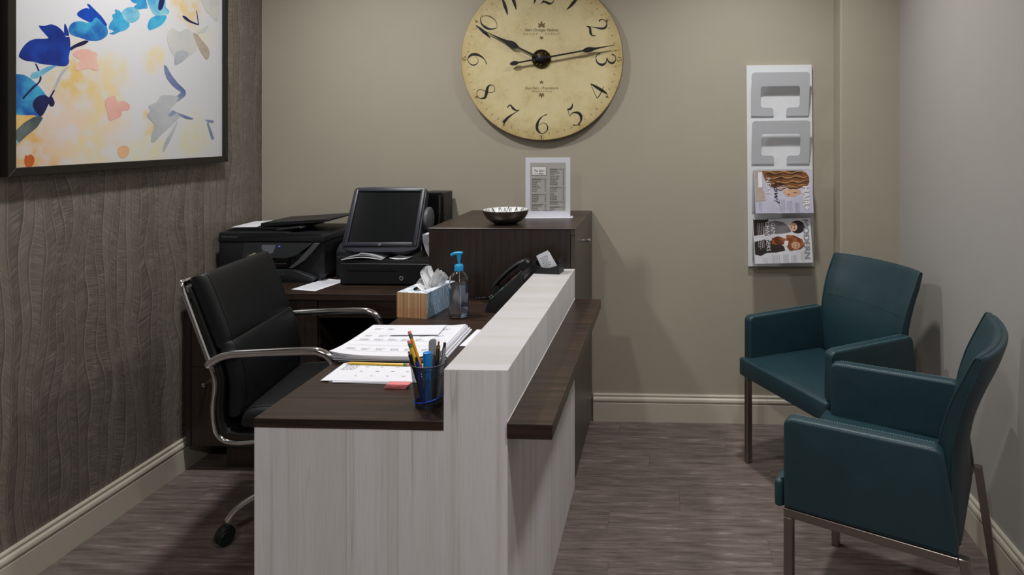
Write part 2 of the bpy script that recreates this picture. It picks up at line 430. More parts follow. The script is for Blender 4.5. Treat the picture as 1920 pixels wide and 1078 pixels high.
# ------------------------------------------------------------------ credenza
CX0, CX1, CY0, CY1 = -1.972, -0.949, 2.655, 3.213
cr = thing('credenza', 'long low dark wood credenza against the back wall holding the printers', 'cabinet', (CX0, CY0, 0))
part('worktop', box(B(), CX0, CX1, CY0, CY1, ZT - 0.026, ZT, 0.001, 1), 'wood_x', cr)
part('body', box(B(), CX0 + 0.004, -1.42, CY0 + 0.03, CY1, 0.105, ZT - 0.027), 'wood_z', cr)
part('plinth', box(B(), CX0 + 0.14, -1.44, CY0 + 0.055, CY1 - 0.02, 0.001, 0.104), 'wood_z', cr)
part('side_panel', box(B(), CX0 + 0.001, CX0 + 0.02, CY0 + 0.006, CY0 + 0.029, 0.105, ZT - 0.027), 'wood_z', cr)
part('drawer', box(B(), CX0 + 0.0225, -1.424, CY0 + 0.009, CY0 + 0.0295, 0.432, ZT - 0.03, 0.001, 1), 'wood_z', cr)
cd = part('door', box(B(), CX0 + 0.0225, -1.424, CY0 + 0.009, CY0 + 0.0295, 0.108, 0.429, 0.001, 1), 'wood_z', cr)
part('knob', lathe(B(), [(0.004, 0), (0.004, 0.014), (0.008, 0.019), (0.008, 0.025), (0.005, 0.028), (0, 0.028)], 14, (-1.882, CY0 + 0.009, 0.366), 'y'), 'chrome', cd, 40)
part('back_panel', box(B(), -1.419, CX1 - 0.001, CY1 - 0.03, CY1 - 0.01, 0.001, ZT - 0.027), 'wood_z', cr)
part('modesty_rail', box(B(), -1.419, CX1 - 0.001, CY0 + 0.012, CY0 + 0.03, ZT - 0.10, ZT - 0.027), 'wood_x', cr)
part('support_panel', box(B(), CX1 - 0.022, CX1 - 0.002, CY0 + 0.031, CY1 - 0.031, 0.001, ZT - 0.027), 'wood_z', cr)

# ------------------------------------------------------------------ office chair (faces +x)
oc = thing('office_chair', 'black padded leather office chair with chrome arms on casters', 'chair', (-1.212, 2.345, 0), math.radians(7))
def ocp(P): return [(a * 0.94, 0.084 + 0.94 * b) for a, b in P]
OW = 0.240
FR = [(-0.382, 0.872), (-0.337, 0.74), (-0.292, 0.61), (-0.275, 0.545), (-0.282, 0.45), (-0.268, 0.372), (-0.222, 0.341), (-0.12, 0.343), (0.08, 0.372), (0.22, 0.385), (0.262, 0.37)]; FR = ocp(FR)
AR = [(-0.292, 0.612), (-0.262, 0.63), (-0.225, 0.640), (-0.15, 0.643), (0.03, 0.645), (0.075, 0.638), (0.105, 0.617), (0.118, 0.585), (0.135, 0.50), (0.16, 0.40)]; AR = ocp(AR)
for s in (-1, 1):
    yy = s * OW
    finish('side_frame', tube(B(), smooth_path([(FR[0][0] - 0.006, yy * 0.80, FR[0][1] + 0.010), (FR[0][0] - 0.005, yy * 0.92, FR[0][1] + 0.009)] + [(a, yy, b) for a, b in FR], 6), 0.0085, 10, rx=0.012, up=(1, 0, 0)), 'chrome', oc, smooth=60)
    ar = finish('armrest', tube(B(), smooth_path([(a, yy + s * 0.004, b) for a, b in AR], 6), 0.0135, 10, rx=0.012), 'chrome', oc, smooth=60)
    finish('joint', lathe(B(), [(0, -0.014), (0.011, -0.013), (0.014, -0.006), (0.014, 0.006), (0.011, 0.013), (0, 0.014)], 14, (-0.2745, yy, 0.658), 'y'), 'chrome', ar, smooth=60)
def pad(prof, thick, y0, y1, edge=5.0, seam=True):
    """pillow following a side profile (x, z): swells on the sitter's side, closes to a rounded edge all round"""
    P = smooth_path([(a, 0, b) for a, b in prof], 10); m = len(P) - 1; bm = B(); nn = 22; G = {}
    def N(i):
        t = (P[min(i + 1, m)] - P[max(i - 1, 0)]).normalized(); n = Vector((-t.z, 0, t.x))
        if (abs(t.z) > abs(t.x) and n.x < 0) or (abs(t.z) <= abs(t.x) and n.z < 0): n = -n
        return n
    def H(s, v): return max(0.0, 1 - abs(2 * s - 1) ** edge) ** (1 / edge) * max(0.0, 1 - abs(2 * v - 1) ** (edge * 2)) ** (1 / edge)
    rows = 26
    def at_s(s):
        f = s * m; i = min(int(f), m - 1); return P[i].lerp(P[i + 1], f - i), N(i).lerp(N(i + 1), f - i)
    for r_ in range(rows + 1):
        s = 0.5 - 0.5 * math.cos(PI * r_ / rows); p, n = at_s(s)
        for k in range(nn + 1):
            v = 0.5 - 0.5 * math.cos(PI * k / nn); h = H(s, v); yv = y0 + (y1 - y0) * v
            q = p + n * (thick * (0.30 + 0.70 * h)); G[0, r_, k] = bm.verts.new((q.x, yv, q.z))
            q = p + n * (thick * (0.30 - 0.30 * h)); G[1, r_, k] = bm.verts.new((q.x, yv, q.z))
    for s_ in (0, 1):
        for r_ in range(rows):
            for k in range(nn): bm.faces.new((G[s_, r_, k], G[s_, r_ + 1, k], G[s_, r_ + 1, k + 1], G[s_, r_, k + 1]))
    bmesh.ops.remove_doubles(bm, verts=bm.verts[:], dist=0.0002)
    lines = []
    if seam:
        for v in (0.045, 0.955):
            L = []
            for j in range(25):
                s = 0.03 + 0.94 * j / 24; p, n = at_s(s); q = p + n * (thick * (0.30 + 0.70 * H(s, v)) + 0.0003); L.append((q.x, y0 + (y1 - y0) * v, q.z))
            lines.append(L)
    return bm, lines
def cushion(name, prof, thick, y0, y1, par, edge=5.0, seam=True):
    bm, lines = pad(prof, thick, y0, y1, edge, seam)
    o = finish(name, bm, 'leather_black', par, smooth=70)
    for L in lines: finish('seam', tube(B(), L, 0.0020, 5), 'leather_black', o, smooth=70)
    return o
SH = [(-0.374, 0.866), (-0.33, 0.74), (-0.284, 0.61), (-0.266, 0.545), (-0.272, 0.45), (-0.258, 0.38), (-0.216, 0.352), (-0.12, 0.354), (0.08, 0.383), (0.22, 0.396)]
cushion('sling', ocp(SH), 0.014, -0.230, 0.230, oc, 8.0, False)
up = cushion('back_cushion', ocp([(-0.378, 0.893), (-0.354, 0.835), (-0.317, 0.735), (-0.286, 0.650)]), 0.062, -0.226, 0.226, oc)
lo = cushion('back_cushion', ocp([(-0.282, 0.668), (-0.258, 0.59), (-0.246, 0.52), (-0.250, 0.42)]), 0.055, -0.226, 0.226, oc)
cushion('seat_cushion', ocp([(-0.20, 0.372), (-0.08, 0.372), (0.06, 0.388), (0.22, 0.405)]), 0.075, -0.226, 0.226, oc)
finish('column', lathe(B(), [(0.03, 0.10), (0.03, 0.22), (0.02, 0.225), (0.02, 0.385), (0.075, 0.39), (0.075, 0.405), (0, 0.405)], 18), 'black_plastic', oc)
caster = None
for k in range(5):
    a = math.radians(199) + k * 2 * PI / 5; ca, sa = math.cos(a), math.sin(a)
    P = [(0.025, 0.145), (0.12, 0.155), (0.21, 0.145), (0.275, 0.115), (0.308, 0.075)]
    lg = finish('leg', tube(B(), smooth_path([(q * ca, q * sa, z) for q, z in P], 5), 0.012, 10, rx=0.015), 'chrome', oc, smooth=60)
    cb = B(); cx_, cy_ = 0.308 * ca, 0.308 * sa
    fork = lathe(B(), [(0.006, 0.078), (0.006, 0.055), (0.014, 0.052), (0.014, 0.047), (0, 0.047)], 10, (cx_, cy_, 0)); finish('caster_stem', fork, 'chrome', lg)
    d = Vector((math.cos(a + 0.6), math.sin(a + 0.6), 0)); nrm = Vector((-d.y, d.x, 0))
    for s in (-1, 1):
        bm = lathe(B(), [(0, -0.009), (0.022, -0.009), (0.026, -0.004), (0.026, 0.004), (0.022, 0.009), (0, 0.009)], 18, (0, 0, 0), 'x')
        rot = Matrix.Rotation(math.atan2(nrm.y, nrm.x), 4, 'Z'); bmesh.ops.transform(bm, matrix=rot, verts=bm.verts[:])
        bmesh.ops.translate(bm, verts=bm.verts[:], vec=Vector((cx_, cy_, 0.0268)) + nrm * (0.012 * s) + d * 0.012)
        finish('caster_wheel', bm, 'black_plastic', lg)
    bm = lathe(B(), [(0, -0.019), (0.024, -0.019), (0.029, -0.012), (0.030, 0.0), (0.029, 0.012), (0.024, 0.019), (0, 0.019)], 22, (0, 0, 0), 'x')
    bmesh.ops.transform(bm, matrix=rot, verts=bm.verts[:]); bmesh.ops.translate(bm, verts=bm.verts[:], vec=Vector((cx_, cy_, 0.034)) + d * 0.010)
    finish('caster_hood', bm, 'black_plastic', lg, smooth=50)

# ------------------------------------------------------------------ teal armchairs (front is local +y)
def armchair(label, loc, rotz):
    t = thing('armchair', label, 'armchair', loc, rotz, None)
    finish('seat', prism(B(), [(-0.222, -0.125), (0.222, -0.125), (0.222, 0.247), (0.268, 0.247), (0.268, 0.272), (-0.268, 0.272), (-0.268, 0.247), (-0.222, 0.247)], 0.372, 0.448, 'xy', 0.011, 3), 'teal', t, smooth=50)
    for s in (-1, 1):
        prof = rounded([(0.245, 0.376), (0.245, 0.622), (-0.152, 0.628), (-0.188, 0.376)], [0.012, 0.026, 0.026, 0.012], 6)
        bm = soft_panel(B(), prof, min(s * 0.226, s * 0.27), max(s * 0.226, s * 0.27), 0.010, 4)
        a = finish('arm', bm, 'teal', t, smooth=50)
        for xx in (s * 0.2655, s * 0.2305):
            sb = B(); n = 52
            for k in range(n):
                f0, f1 = k / n, (k + 0.6) / n
                tube(sb, [(xx, 0.218 - 0.350 * f0, 0.6208 + 0.0053 * f0), (xx, 0.218 - 0.350 * f1, 0.6208 + 0.0053 * f1)], 0.0016, 4)
            finish('stitching', sb, 'teal_seam', a, smooth=0, kind='stuff')
        finish('side_rail', box(B(), min(s * 0.243, s * 0.267), max(s * 0.243, s * 0.267), -0.186, 0.244, 0.352, 0.3755, 0.0015, 1), 'steel', t)
        l = finish('leg', box(B(), s * 0.255 - 0.012, s * 0.255 + 0.012, 0.220, 0.244, 0.001, 0.3515, 0.0015, 1), 'steel', t)
        finish('foot', box(B(), s * 0.255 - 0.011, s * 0.255 + 0.011, 0.221, 0.243, 0.0, 0.006), 'black_plastic', l)
        l = finish('leg', prism(B(), [(-0.1865, 0.3755), (-0.209, 0.3755), (-0.262, 0.001), (-0.240, 0.001)], s * 0.255 - 0.012, s * 0.255 + 0.012, 'yz', 0.0015, 1), 'steel', t)
        finish('foot', box(B(), s * 0.255 - 0.011, s * 0.255 + 0.011, -0.261, -0.241, 0.0, 0.005), 'black_plastic', l)
    # backrest: curved slab
    prof = [(-0.142, -0.188, 0.372), (-0.130, -0.180, 0.46), (-0.126, -0.176, 0.55), (-0.134, -0.182, 0.64), (-0.158, -0.204, 0.73), (-0.188, -0.230, 0.80), (-0.207, -0.243, 0.842), (-0.214, -0.240, 0.853)]
    fr_ = smooth_path([(0, a, z) for a, b, z in prof], 4); bk = smooth_path([(0, b, z) for a, b, z in prof], 4)
    def hwf(z): return 0.2255 + 0.010 * min(1, max(0, (z - 0.63) / 0.15))
    def slab(i0, i1, name, closed_top):
        bm = B(); nx = 16; G = {}
        for i in range(i0, i1 + 1):
            hw = hwf(fr_[i].z)
            for k in range(nx + 1):
                u = 2 * k / nx - 1; dish = -0.042 * (1 - u * u) * min(1, max(0, (fr_[i].z - 0.42) / 0.34))
                e = 0.010 * max(0, abs(u) - 0.86) / 0.14
                G[0, i, k] = bm.verts.new((u * hw, fr_[i].y + dish - e, fr_[i].z)); G[1, i, k] = bm.verts.new((u * hw, bk[i].y + dish + e, bk[i].z))
        for i in range(i0, i1):
            for k in range(nx):
                bm.faces.new((G[0, i, k], G[0, i, k + 1], G[0, i + 1, k + 1], G[0, i + 1, k])); bm.faces.new((G[1, i, k], G[1, i + 1, k], G[1, i + 1, k + 1], G[1, i, k + 1]))
            for k in (0, nx): bm.faces.new((G[0, i, k], G[0, i + 1, k], G[1, i + 1, k], G[1, i, k]))
        for i in (i0, i1):
            for k in range(nx): bm.faces.new((G[0, i, k], G[0, i, k + 1], G[1, i, k + 1], G[1, i, k]))
        o = finish(name, bm, 'teal', t, smooth=50)
        return o, G
    m = len(fr_) - 1; cut = 14
    b1, _ = slab(0, cut, 'backrest', False)
    b2, G = slab(cut, m, 'backrest', True)
    def edge_line(side, kk):
        return [(kk * hwf(fr_[i].z), (fr_[i].y if side == 0 else bk[i].y) + (-0.008 if side == 0 else 0.008), fr_[i].z) for i in range(2, m + 1)]
    for kk in (-1, 1):
        finish('piping', tube(B(), edge_line(0, kk), 0.0024, 6), 'teal', b2, smooth=60)
        finish('piping', tube(B(), edge_line(1, kk), 0.0024, 6), 'teal', b2, smooth=60)
    top = [((2 * k / 16 - 1) * 0.2335, fr_[m].y - 0.013 - 0.042 * (1 - (2 * k / 16 - 1) ** 2), fr_[m].z - 0.0005) for k in range(17)]
    finish('piping', tube(B(), top, 0.0024, 6), 'teal', b2, smooth=60)
    seam = [((2 * k / 16 - 1) * 0.221, fr_[cut].y - 0.042 * min(1, (fr_[cut].z - 0.42) / 0.34) * (1 - (2 * k / 16 - 1) ** 2) - 0.0006 - 0.010 * max(0, abs(2 * k / 16 - 1) - 0.86) / 0.14, fr_[cut].z) for k in range(17)]
    finish('seam', tube(B(), seam, 0.0012, 6), 'teal', b2, smooth=60)
    return t
armchair('teal vinyl armchair with steel legs placed under the magazine rack by the corner', (0.672, 2.722, 0), math.radians(118))
armchair('teal vinyl armchair on steel legs backed against the right-hand wall, facing the white desk front', (0.660, 1.950, 0), math.radians(62))

# ------------------------------------------------------------------ framed picture
PETALS = [
    ('deep', [(-0.457,-0.132),(-0.447,-0.11),(-0.43,-0.089),(-0.405,-0.075),(-0.361,-0.067),(-0.372,-0.054),(-0.385,-0.042),(-0.392,-0.031),(-0.373,-0.029),(-0.349,-0.02),(-0.325,-0.025),(-0.306,-0.039),(-0.297,-0.054),(-0.284,-0.052),(-0.281,-0.089),(-0.287,-0.119),(-0.286,-0.136),(-0.297,-0.149),(-0.325,-0.152),(-0.349,-0.151),(-0.385,-0.151),(-0.408,-0.147),(-0.436,-0.146),(-0.452,-0.14)]),
    ('deep', [(-0.304,-0.041),(-0.303,-0.013),(-0.297,-0.014),(-0.285,-0.044),(-0.297,-0.05)]),
    ('mid', [(-0.287,-0.033),(-0.284,-0.015),(-0.268,0.0),(-0.241,0.008),(-0.214,0.007),(-0.194,0.029),(-0.183,0.042),(-0.151,0.024),(-0.136,0.002),(-0.133,-0.019),(-0.148,-0.036),(-0.173,-0.049),(-0.208,-0.054),(-0.241,-0.049),(-0.274,-0.045)]),
    ('deep', [(-0.256,0.03),(-0.245,0.043),(-0.221,0.056),(-0.208,0.056),(-0.218,0.069),(-0.208,0.071),(-0.19,0.059),(-0.159,0.038),(-0.137,0.014),(-0.144,0.007),(-0.18,0.031),(-0.201,0.01),(-0.228,0.014),(-0.251,0.022)]),
    ('navy', [(-0.281,-0.086),(-0.261,-0.072),(-0.228,-0.056),(-0.211,-0.056),(-0.228,-0.07),(-0.261,-0.084),(-0.279,-0.096)]),
    ('mid', [(-0.13,0.003),(-0.122,0.022),(-0.111,0.037),(-0.115,0.051),(-0.1,0.06),(-0.104,0.072),(-0.085,0.072),(-0.066,0.06),(-0.046,0.048),(-0.037,0.024),(-0.058,0.005),(-0.085,-0.006),(-0.107,-0.018),(-0.128,-0.018),(-0.107,-0.006),(-0.122,-0.003)]),
    ('sky', [(-0.073,0.068),(-0.05,0.088),(-0.018,0.096),(0.006,0.085),(0.009,0.063),(-0.01,0.044),(-0.038,0.035),(-0.062,0.045)]),
    ('mid', [(-0.046,0.136),(0.027,0.151),(0.048,0.106),(0.027,0.099),(0.002,0.091),(-0.018,0.097),(-0.002,0.113),(-0.022,0.112)]),
    ('sky', [(0.044,0.155),(0.131,0.173),(0.14,0.127),(0.158,0.116),(0.154,0.102),(0.122,0.093),(0.086,0.083),(0.061,0.105)]),
    ('navy', [(0.109,0.154),(0.135,0.16),(0.126,0.124),(0.113,0.108),(0.1,0.112)]),
    ('mid', [(0.048,0.037),(0.056,0.061),(0.078,0.078),(0.113,0.089),(0.145,0.093),(0.131,0.064),(0.104,0.043),(0.061,0.023),(0.05,0.028)]),
    ('amber', [(-0.487,-0.304),(-0.447,-0.314),(-0.402,-0.313),(-0.447,-0.343),(-0.485,-0.377)]),
    ('mid', [(-0.487,-0.195),(-0.471,-0.197),(-0.466,-0.19),(-0.441,-0.19),(-0.419,-0.2),(-0.402,-0.213),(-0.385,-0.228),(-0.367,-0.249),(-0.355,-0.262),(-0.367,-0.293),(-0.385,-0.318),(-0.408,-0.313),(-0.436,-0.314),(-0.469,-0.312),(-0.487,-0.302)]),
    ('navy', [(-0.399,-0.256),(-0.372,-0.248),(-0.355,-0.262),(-0.367,-0.293),(-0.385,-0.316),(-0.405,-0.299),(-0.413,-0.278)]),
    ('navy', [(-0.361,-0.259),(-0.349,-0.25),(-0.338,-0.269),(-0.342,-0.282),(-0.355,-0.282)]),
    ('navy', [(-0.388,-0.19),(-0.383,-0.192),(-0.388,-0.209),(-0.425,-0.246),(-0.441,-0.264),(-0.444,-0.258),(-0.413,-0.224),(-0.393,-0.207)]),
    ('navy', [(-0.405,-0.151),(-0.399,-0.153),(-0.382,-0.187),(-0.388,-0.19)]),
    ('sky', [(-0.42,-0.192),(-0.413,-0.181),(-0.391,-0.173),(-0.361,-0.157),(-0.328,-0.15),(-0.349,-0.164),(-0.376,-0.183),(-0.399,-0.197),(-0.416,-0.199)]),
    ('slate', [(-0.29,-0.148),(-0.286,-0.153),(-0.309,-0.178),(-0.337,-0.23),(-0.343,-0.228),(-0.319,-0.176)]),
    ('navy', [(-0.355,-0.251),(-0.342,-0.231),(-0.336,-0.231),(-0.349,-0.253)]),
    ('slatedark', [(-0.402,-0.317),(-0.379,-0.32),(-0.396,-0.348),(-0.413,-0.362),(-0.436,-0.38),(-0.458,-0.398),(-0.477,-0.382),(-0.469,-0.364),(-0.441,-0.338),(-0.419,-0.324)]),
    ('sky', [(-0.485,-0.385),(-0.477,-0.382),(-0.458,-0.398),(-0.477,-0.411),(-0.487,-0.417)]),
    ('pink', [(-0.271,-0.105),(-0.255,-0.092),(-0.218,-0.084),(-0.194,-0.09),(-0.176,-0.094),(-0.18,-0.119),(-0.169,-0.148),(-0.19,-0.154),(-0.208,-0.148),(-0.241,-0.157),(-0.261,-0.159),(-0.261,-0.145),(-0.245,-0.123),(-0.261,-0.116)]),
    ('pink', [(-0.146,-0.261),(-0.133,-0.245),(-0.104,-0.236),(-0.092,-0.256),(-0.062,-0.254),(-0.038,-0.266),(-0.042,-0.285),(-0.069,-0.289),(-0.077,-0.308),(-0.107,-0.321),(-0.13,-0.322),(-0.137,-0.291)]),
    ('rust', [(-0.439,-0.449),(-0.435,-0.436),(-0.428,-0.439),(-0.419,-0.435),(-0.408,-0.445),(-0.409,-0.464),(-0.425,-0.477),(-0.437,-0.465)]),
    ('peach', [(-0.092,-0.427),(-0.069,-0.415),(-0.042,-0.422),(-0.042,-0.447),(-0.066,-0.462),(-0.085,-0.452)]),
    ('pale', [(0.145,0.011),(0.154,0.033),(0.177,0.049),(0.215,0.039),(0.254,0.059),(0.284,0.046),(0.315,-0.005),(0.299,-0.032),(0.254,-0.059),(0.205,-0.074),(0.163,-0.041)]),
    ('slate', [(0.186,-0.094),(0.191,-0.052),(0.225,-0.034),(0.264,-0.043),(0.244,-0.07),(0.205,-0.092)]),
    ('tan', [(0.289,0.043),(0.315,0.046),(0.341,0.025),(0.378,0.0),(0.393,-0.028),(0.378,-0.056),(0.357,-0.047),(0.325,-0.014)]),
    ('pale', [(0.315,0.054),(0.346,0.073),(0.384,0.092),(0.368,0.065),(0.336,0.052)]),
    ('navy', [(0.229,0.107),(0.249,0.108),(0.279,0.095),(0.323,0.089),(0.32,0.084),(0.274,0.087),(0.244,0.095)]),
    ('navy', [(0.31,0.144),(0.314,0.144),(0.327,0.088),(0.321,0.086)]),
    ('pale', [(0.341,0.215),(0.447,0.237),(0.445,0.123),(0.4,0.138),(0.368,0.154)]),
    ('steel', [(0.131,-0.105),(0.145,-0.108),(0.168,-0.137),(0.205,-0.169),(0.244,-0.194),(0.249,-0.212),(0.225,-0.231),(0.177,-0.254),(0.14,-0.269),(0.177,-0.233),(0.21,-0.214),(0.22,-0.203),(0.186,-0.188),(0.149,-0.159),(0.135,-0.133)]),
    ('slate', [(0.091,-0.251),(0.113,-0.226),(0.158,-0.22),(0.21,-0.225),(0.186,-0.254),(0.163,-0.282),(0.215,-0.294),(0.201,-0.316),(0.163,-0.344),(0.113,-0.378),(0.086,-0.401),(0.065,-0.404),(0.069,-0.371),(0.082,-0.338),(0.044,-0.305),(0.061,-0.285),(0.052,-0.266)]),
    ('steel', [(0.149,-0.3),(0.177,-0.278),(0.201,-0.288),(0.163,-0.306)]),
    ('steel', [(0.201,-0.288),(0.234,-0.295),(0.294,-0.311),(0.259,-0.313),(0.215,-0.3)]),
    ('slate', [(0.201,-0.323),(0.196,-0.344),(0.163,-0.399),(0.135,-0.436),(0.124,-0.441),(0.131,-0.412),(0.163,-0.368)]),
    ('steel', [(0.362,-0.313),(0.417,-0.316),(0.417,-0.326),(0.384,-0.324)]),
    ('steel', [(0.373,-0.328),(0.384,-0.324),(0.422,-0.395),(0.406,-0.401)]),
]
AY, AZ, AX = 2.41, 1.763, XL
art = thing('framed_picture', 'large black framed watercolour of blue and yellow flowers on the patterned wall', 'picture', (AX, AY, AZ))
def canvas_mat():
    g = NG('canvas_print'); co = g.coord(); x, y, z = g.sep(co)
    wv = g.noise(g.comb(g.math('MULTIPLY', y, 7.0), g.math('MULTIPLY', z, 7.0), 2.0), 1.0, 4, 0.6, out=1)
    off = g.n.new('ShaderNodeVectorMath'); off.operation = 'MULTIPLY_ADD'
    g.t.links.new(wv, off.inputs[0]); off.inputs[1].default_value = (0, 0.16, 0.16)
    g.t.links.new(g.comb(0.0, g.math('SUBTRACT', y, 0.08), g.math('SUBTRACT', z, 0.08)), off.inputs[2])
    blot = g.noise(g.comb(g.math('MULTIPLY', y, 20.0), g.math('MULTIPLY', z, 20.0), 0.0), 1.0, 2, 0.5)
    c = lin((206, 207, 211))
    Y1, Y2, OR, PK, YG = (216, 184, 112), (220, 198, 142), (218, 172, 98), (218, 196, 180), (212, 206, 170)
    for (by, bz, br, col, am) in [(-0.26, -0.20, 0.14, Y1, .95), (-0.14, -0.27, 0.12, Y2, .8), (-0.10, -0.16, 0.09, Y2, .6), (-0.40, -0.43, 0.13, OR, .95), (-0.46, -0.33, 0.09, Y1, .8),
                                  (-0.30, -0.34, 0.11, PK, .9), (-0.20, -0.42, 0.13, Y2, .7), (0.05, -0.45, 0.13, YG, .8), (0.27, 0.16, 0.11, Y1, .8), (0.09, -0.09, 0.06, Y2, .8), (0.30, -0.39, 0.11, YG, .8),
                                  (0.06, -0.33, 0.05, Y1, .8), (-0.10, -0.36, 0.08, PK, .5), (0.36, 0.03, 0.07, YG, .6), (0.1, 0.33, 0.12, Y2, .6)]:
        d = g.n.new('ShaderNodeVectorMath'); d.operation = 'DISTANCE'; g.t.links.new(off.outputs[0], d.inputs[0]); d.inputs[1].default_value = (0, by, bz)
        f = g.math('MULTIPLY', g.rng(d.outputs['Value'], br * 0.35, br * 1.15, 1.0, 0.0), g.rng(blot, 0.34, 0.62, 0.25, am))
        c = g.mix(f, c, lin(col))
    MATS['canvas'] = g.done(c, 0.28)
canvas_mat()
for nm, a, b in (('deep', (6, 34, 128), (10, 78, 196)), ('mid', (8, 70, 176), (70, 186, 228)), ('sky', (60, 160, 215), (150, 215, 230)), ('navy', (14, 18, 66), (22, 34, 110)), ('slate', (176, 182, 192), (202, 206, 210)),
                 ('slatedark', (70, 86, 96), (120, 132, 130)), ('pink', (240, 176, 168), (246, 206, 190)), ('rust', (208, 92, 40), (222, 122, 56)), ('peach', (242, 186, 140), (246, 208, 170)), ('pale', (206, 208, 208), (222, 222, 216)),
                 ('tan', (176, 160, 142), (200, 190, 176)), ('steel', (92, 112, 170), (160, 172, 196)), ('amber', (244, 196, 110), (248, 214, 140))):
    two('paint_' + nm, [v * 0.9 for v in a], [v * 0.9 for v in b], 9.0, 0.3, 0.30, 0.70)
part('canvas', box(B(), AX + 0.004, AX + 0.030, AY - 0.475, AY + 0.475, AZ - 0.475, AZ + 0.475), 'canvas', art)
cv = art.children[0]
fo, fi, fz = 0.50, 0.4735, 0.4735
for a in range(4):
    bm = B(); pr = [(-fo, -fo), (fo, -fo), (fi, -fi), (-fi, -fi)]
    rot = [(lambda p, q: (p, q)), (lambda p, q: (-q, p)), (lambda p, q: (-p, -q)), (lambda p, q: (q, -p))][a]
    prism(bm, [rot(p, q) for p, q in pr], AX + 0.002, AX + 0.040, 'yz', 0.0012, 1)
    bmesh.ops.translate(bm, verts=bm.verts[:], vec=(0, AY, AZ)); part('frame_bar', bm, 'frame_black', art)
for i, (cn, pts) in enumerate(PETALS):
    pts = [(max(-0.4725, min(0.4725, a)), b) for a, b in pts]
    n_ = len(pts); sm = []
    for j in range(n_):
        p0, p1, p2, p3 = (Vector(pts[(j + q) % n_]) for q in (-1, 0, 1, 2))
        for t_ in (0.0, 0.34, 0.67):
            q = 0.5 * ((2 * p1) + (p2 - p0) * t_ * 0.9 + (2 * p0 - 5 * p1 + 4 * p2 - p3) * t_ * t_ * 0.9 + (3 * p1 - p0 - 3 * p2 + p3) * t_ ** 3 * 0.9) if n_ > 4 else p1.lerp(p2, t_)
            if n_ > 4:
                q = p1 + (q - p1) if t_ == 0 else q
            sm.append((max(-0.4727, min(0.4727, q.x)), q.y))
    bm = B(); xx = AX + 0.03015 + i * 0.000015
    fill(bm, [bm.verts.new((xx, AY + a, AZ + b)) for a, b in sm], sm)
    part('petal', bm, 'paint_' + cn, cv)
for i, (py, pz, pr_) in enumerate([(0.22, 0.32, 0.06), (0.3, 0.29, 0.05), (0.13, 0.25, 0.05), (0.4, 0.4, 0.045), (-0.1, 0.38, 0.03)]):
    bm = B(); xx = AX + 0.0312
    f = bm.faces.new([bm.verts.new((xx, AY + py + pr_ * (1 + 0.3 * math.sin(3 * k + i)) * math.cos(k * PI / 9), AZ + pz + pr_ * 0.7 * (1 + 0.25 * math.cos(2 * k * PI / 9)) * math.sin(k * PI / 9))) for k in range(18)])
    bmesh.ops.triangulate(bm, faces=[f]); part('petal', bm, 'paint_' + ('mid', 'deep', 'sky', 'mid', 'pink')[i], cv)

# ------------------------------------------------------------------ wall clock
CLX, CLZ, CLR = -0.600, 1.748, 0.392
ck = thing('wall_clock', 'huge round antique cream wall clock with black spade hands', 'clock', (CLX, YB, CLZ))
def clock_mat():
    g = NG('clock_face_paint'); co = g.coord(); x, y, z = g.sep(co)
    d = g.math('SQRT', g.math('ADD', g.math('MULTIPLY', x, x), g.math('MULTIPLY', z, z)))
    n1 = g.noise(co, 9.0, 5, 0.65); n2 = g.noise(co, 45.0, 4, 0.7)
    v = g.n.new('ShaderNodeTexVoronoi'); v.feature = 'DISTANCE_TO_EDGE'; v.inputs['Scale'].default_value = 55.0; g.t.links.new(co, v.inputs['Vector'])
    crack = g.math('MULTIPLY', g.rng(v.outputs['Distance'], 0.0, 0.06, 1.0, 0.0), g.rng(n1, 0.5, 0.65))
    e = g.math('MULTIPLY', g.rng(g.math('ADD', d, g.math('MULTIPLY', n1, 0.10)), 0.33, 0.50), 0.8)
    c = g.mix(g.rng(n1, 0.35, 0.7), lin((222, 208, 162)), lin((210, 194, 144)))
    c = g.mix(e, c, lin((176, 146, 82)))
    c = g.mix(g.math('MULTIPLY', g.rng(n2, 0.55, 0.8), g.math('ADD', e, 0.1)), c, lin((128, 98, 50)))
    c = g.mix(g.math('MULTIPLY', crack, 0.4), c, lin((140, 116, 70)))
    MATS['clock_face'] = g.done(c, 0.5)
clock_mat()
plain('clock_rim', (70, 58, 40), 0.55, var=0.15); plain('iron', (30, 29, 33), 0.5, 0.3, var=0.12, bump=0.1); plain('bronze', (62, 50, 30), 0.38, 0.9, var=0.3, scale=90); plain('sepia', (112, 92, 50), 0.7, var=0.1)
finish('dial', lathe(B(), [(0, 0.0125), (CLR - 0.01, 0.0125), (CLR, 0.014), (CLR, 0.030), (CLR - 0.003, 0.032), (CLR - 0.004, 0.032), (0, 0.032)], 96, (0, 0, 0), 'y'), 'clock_face', ck, smooth=30)
dial = ck.children[0]
finish('backing', lathe(B(), [(0, 0.0005), (CLR - 0.05, 0.0005), (CLR - 0.05, 0.012), (0, 0.012)], 64, (0, 0, 0), 'y'), 'clock_rim', ck)
finish('rim', lathe(B(), [(CLR + 0.0003, 0.0145), (CLR + 0.0012, 0.0145), (CLR + 0.0012, 0.0285), (CLR + 0.0003, 0.0285), (CLR + 0.0003, 0.0145)], 96, (0, 0, 0), 'y'), 'clock_rim', ck)
DY = -0.0325
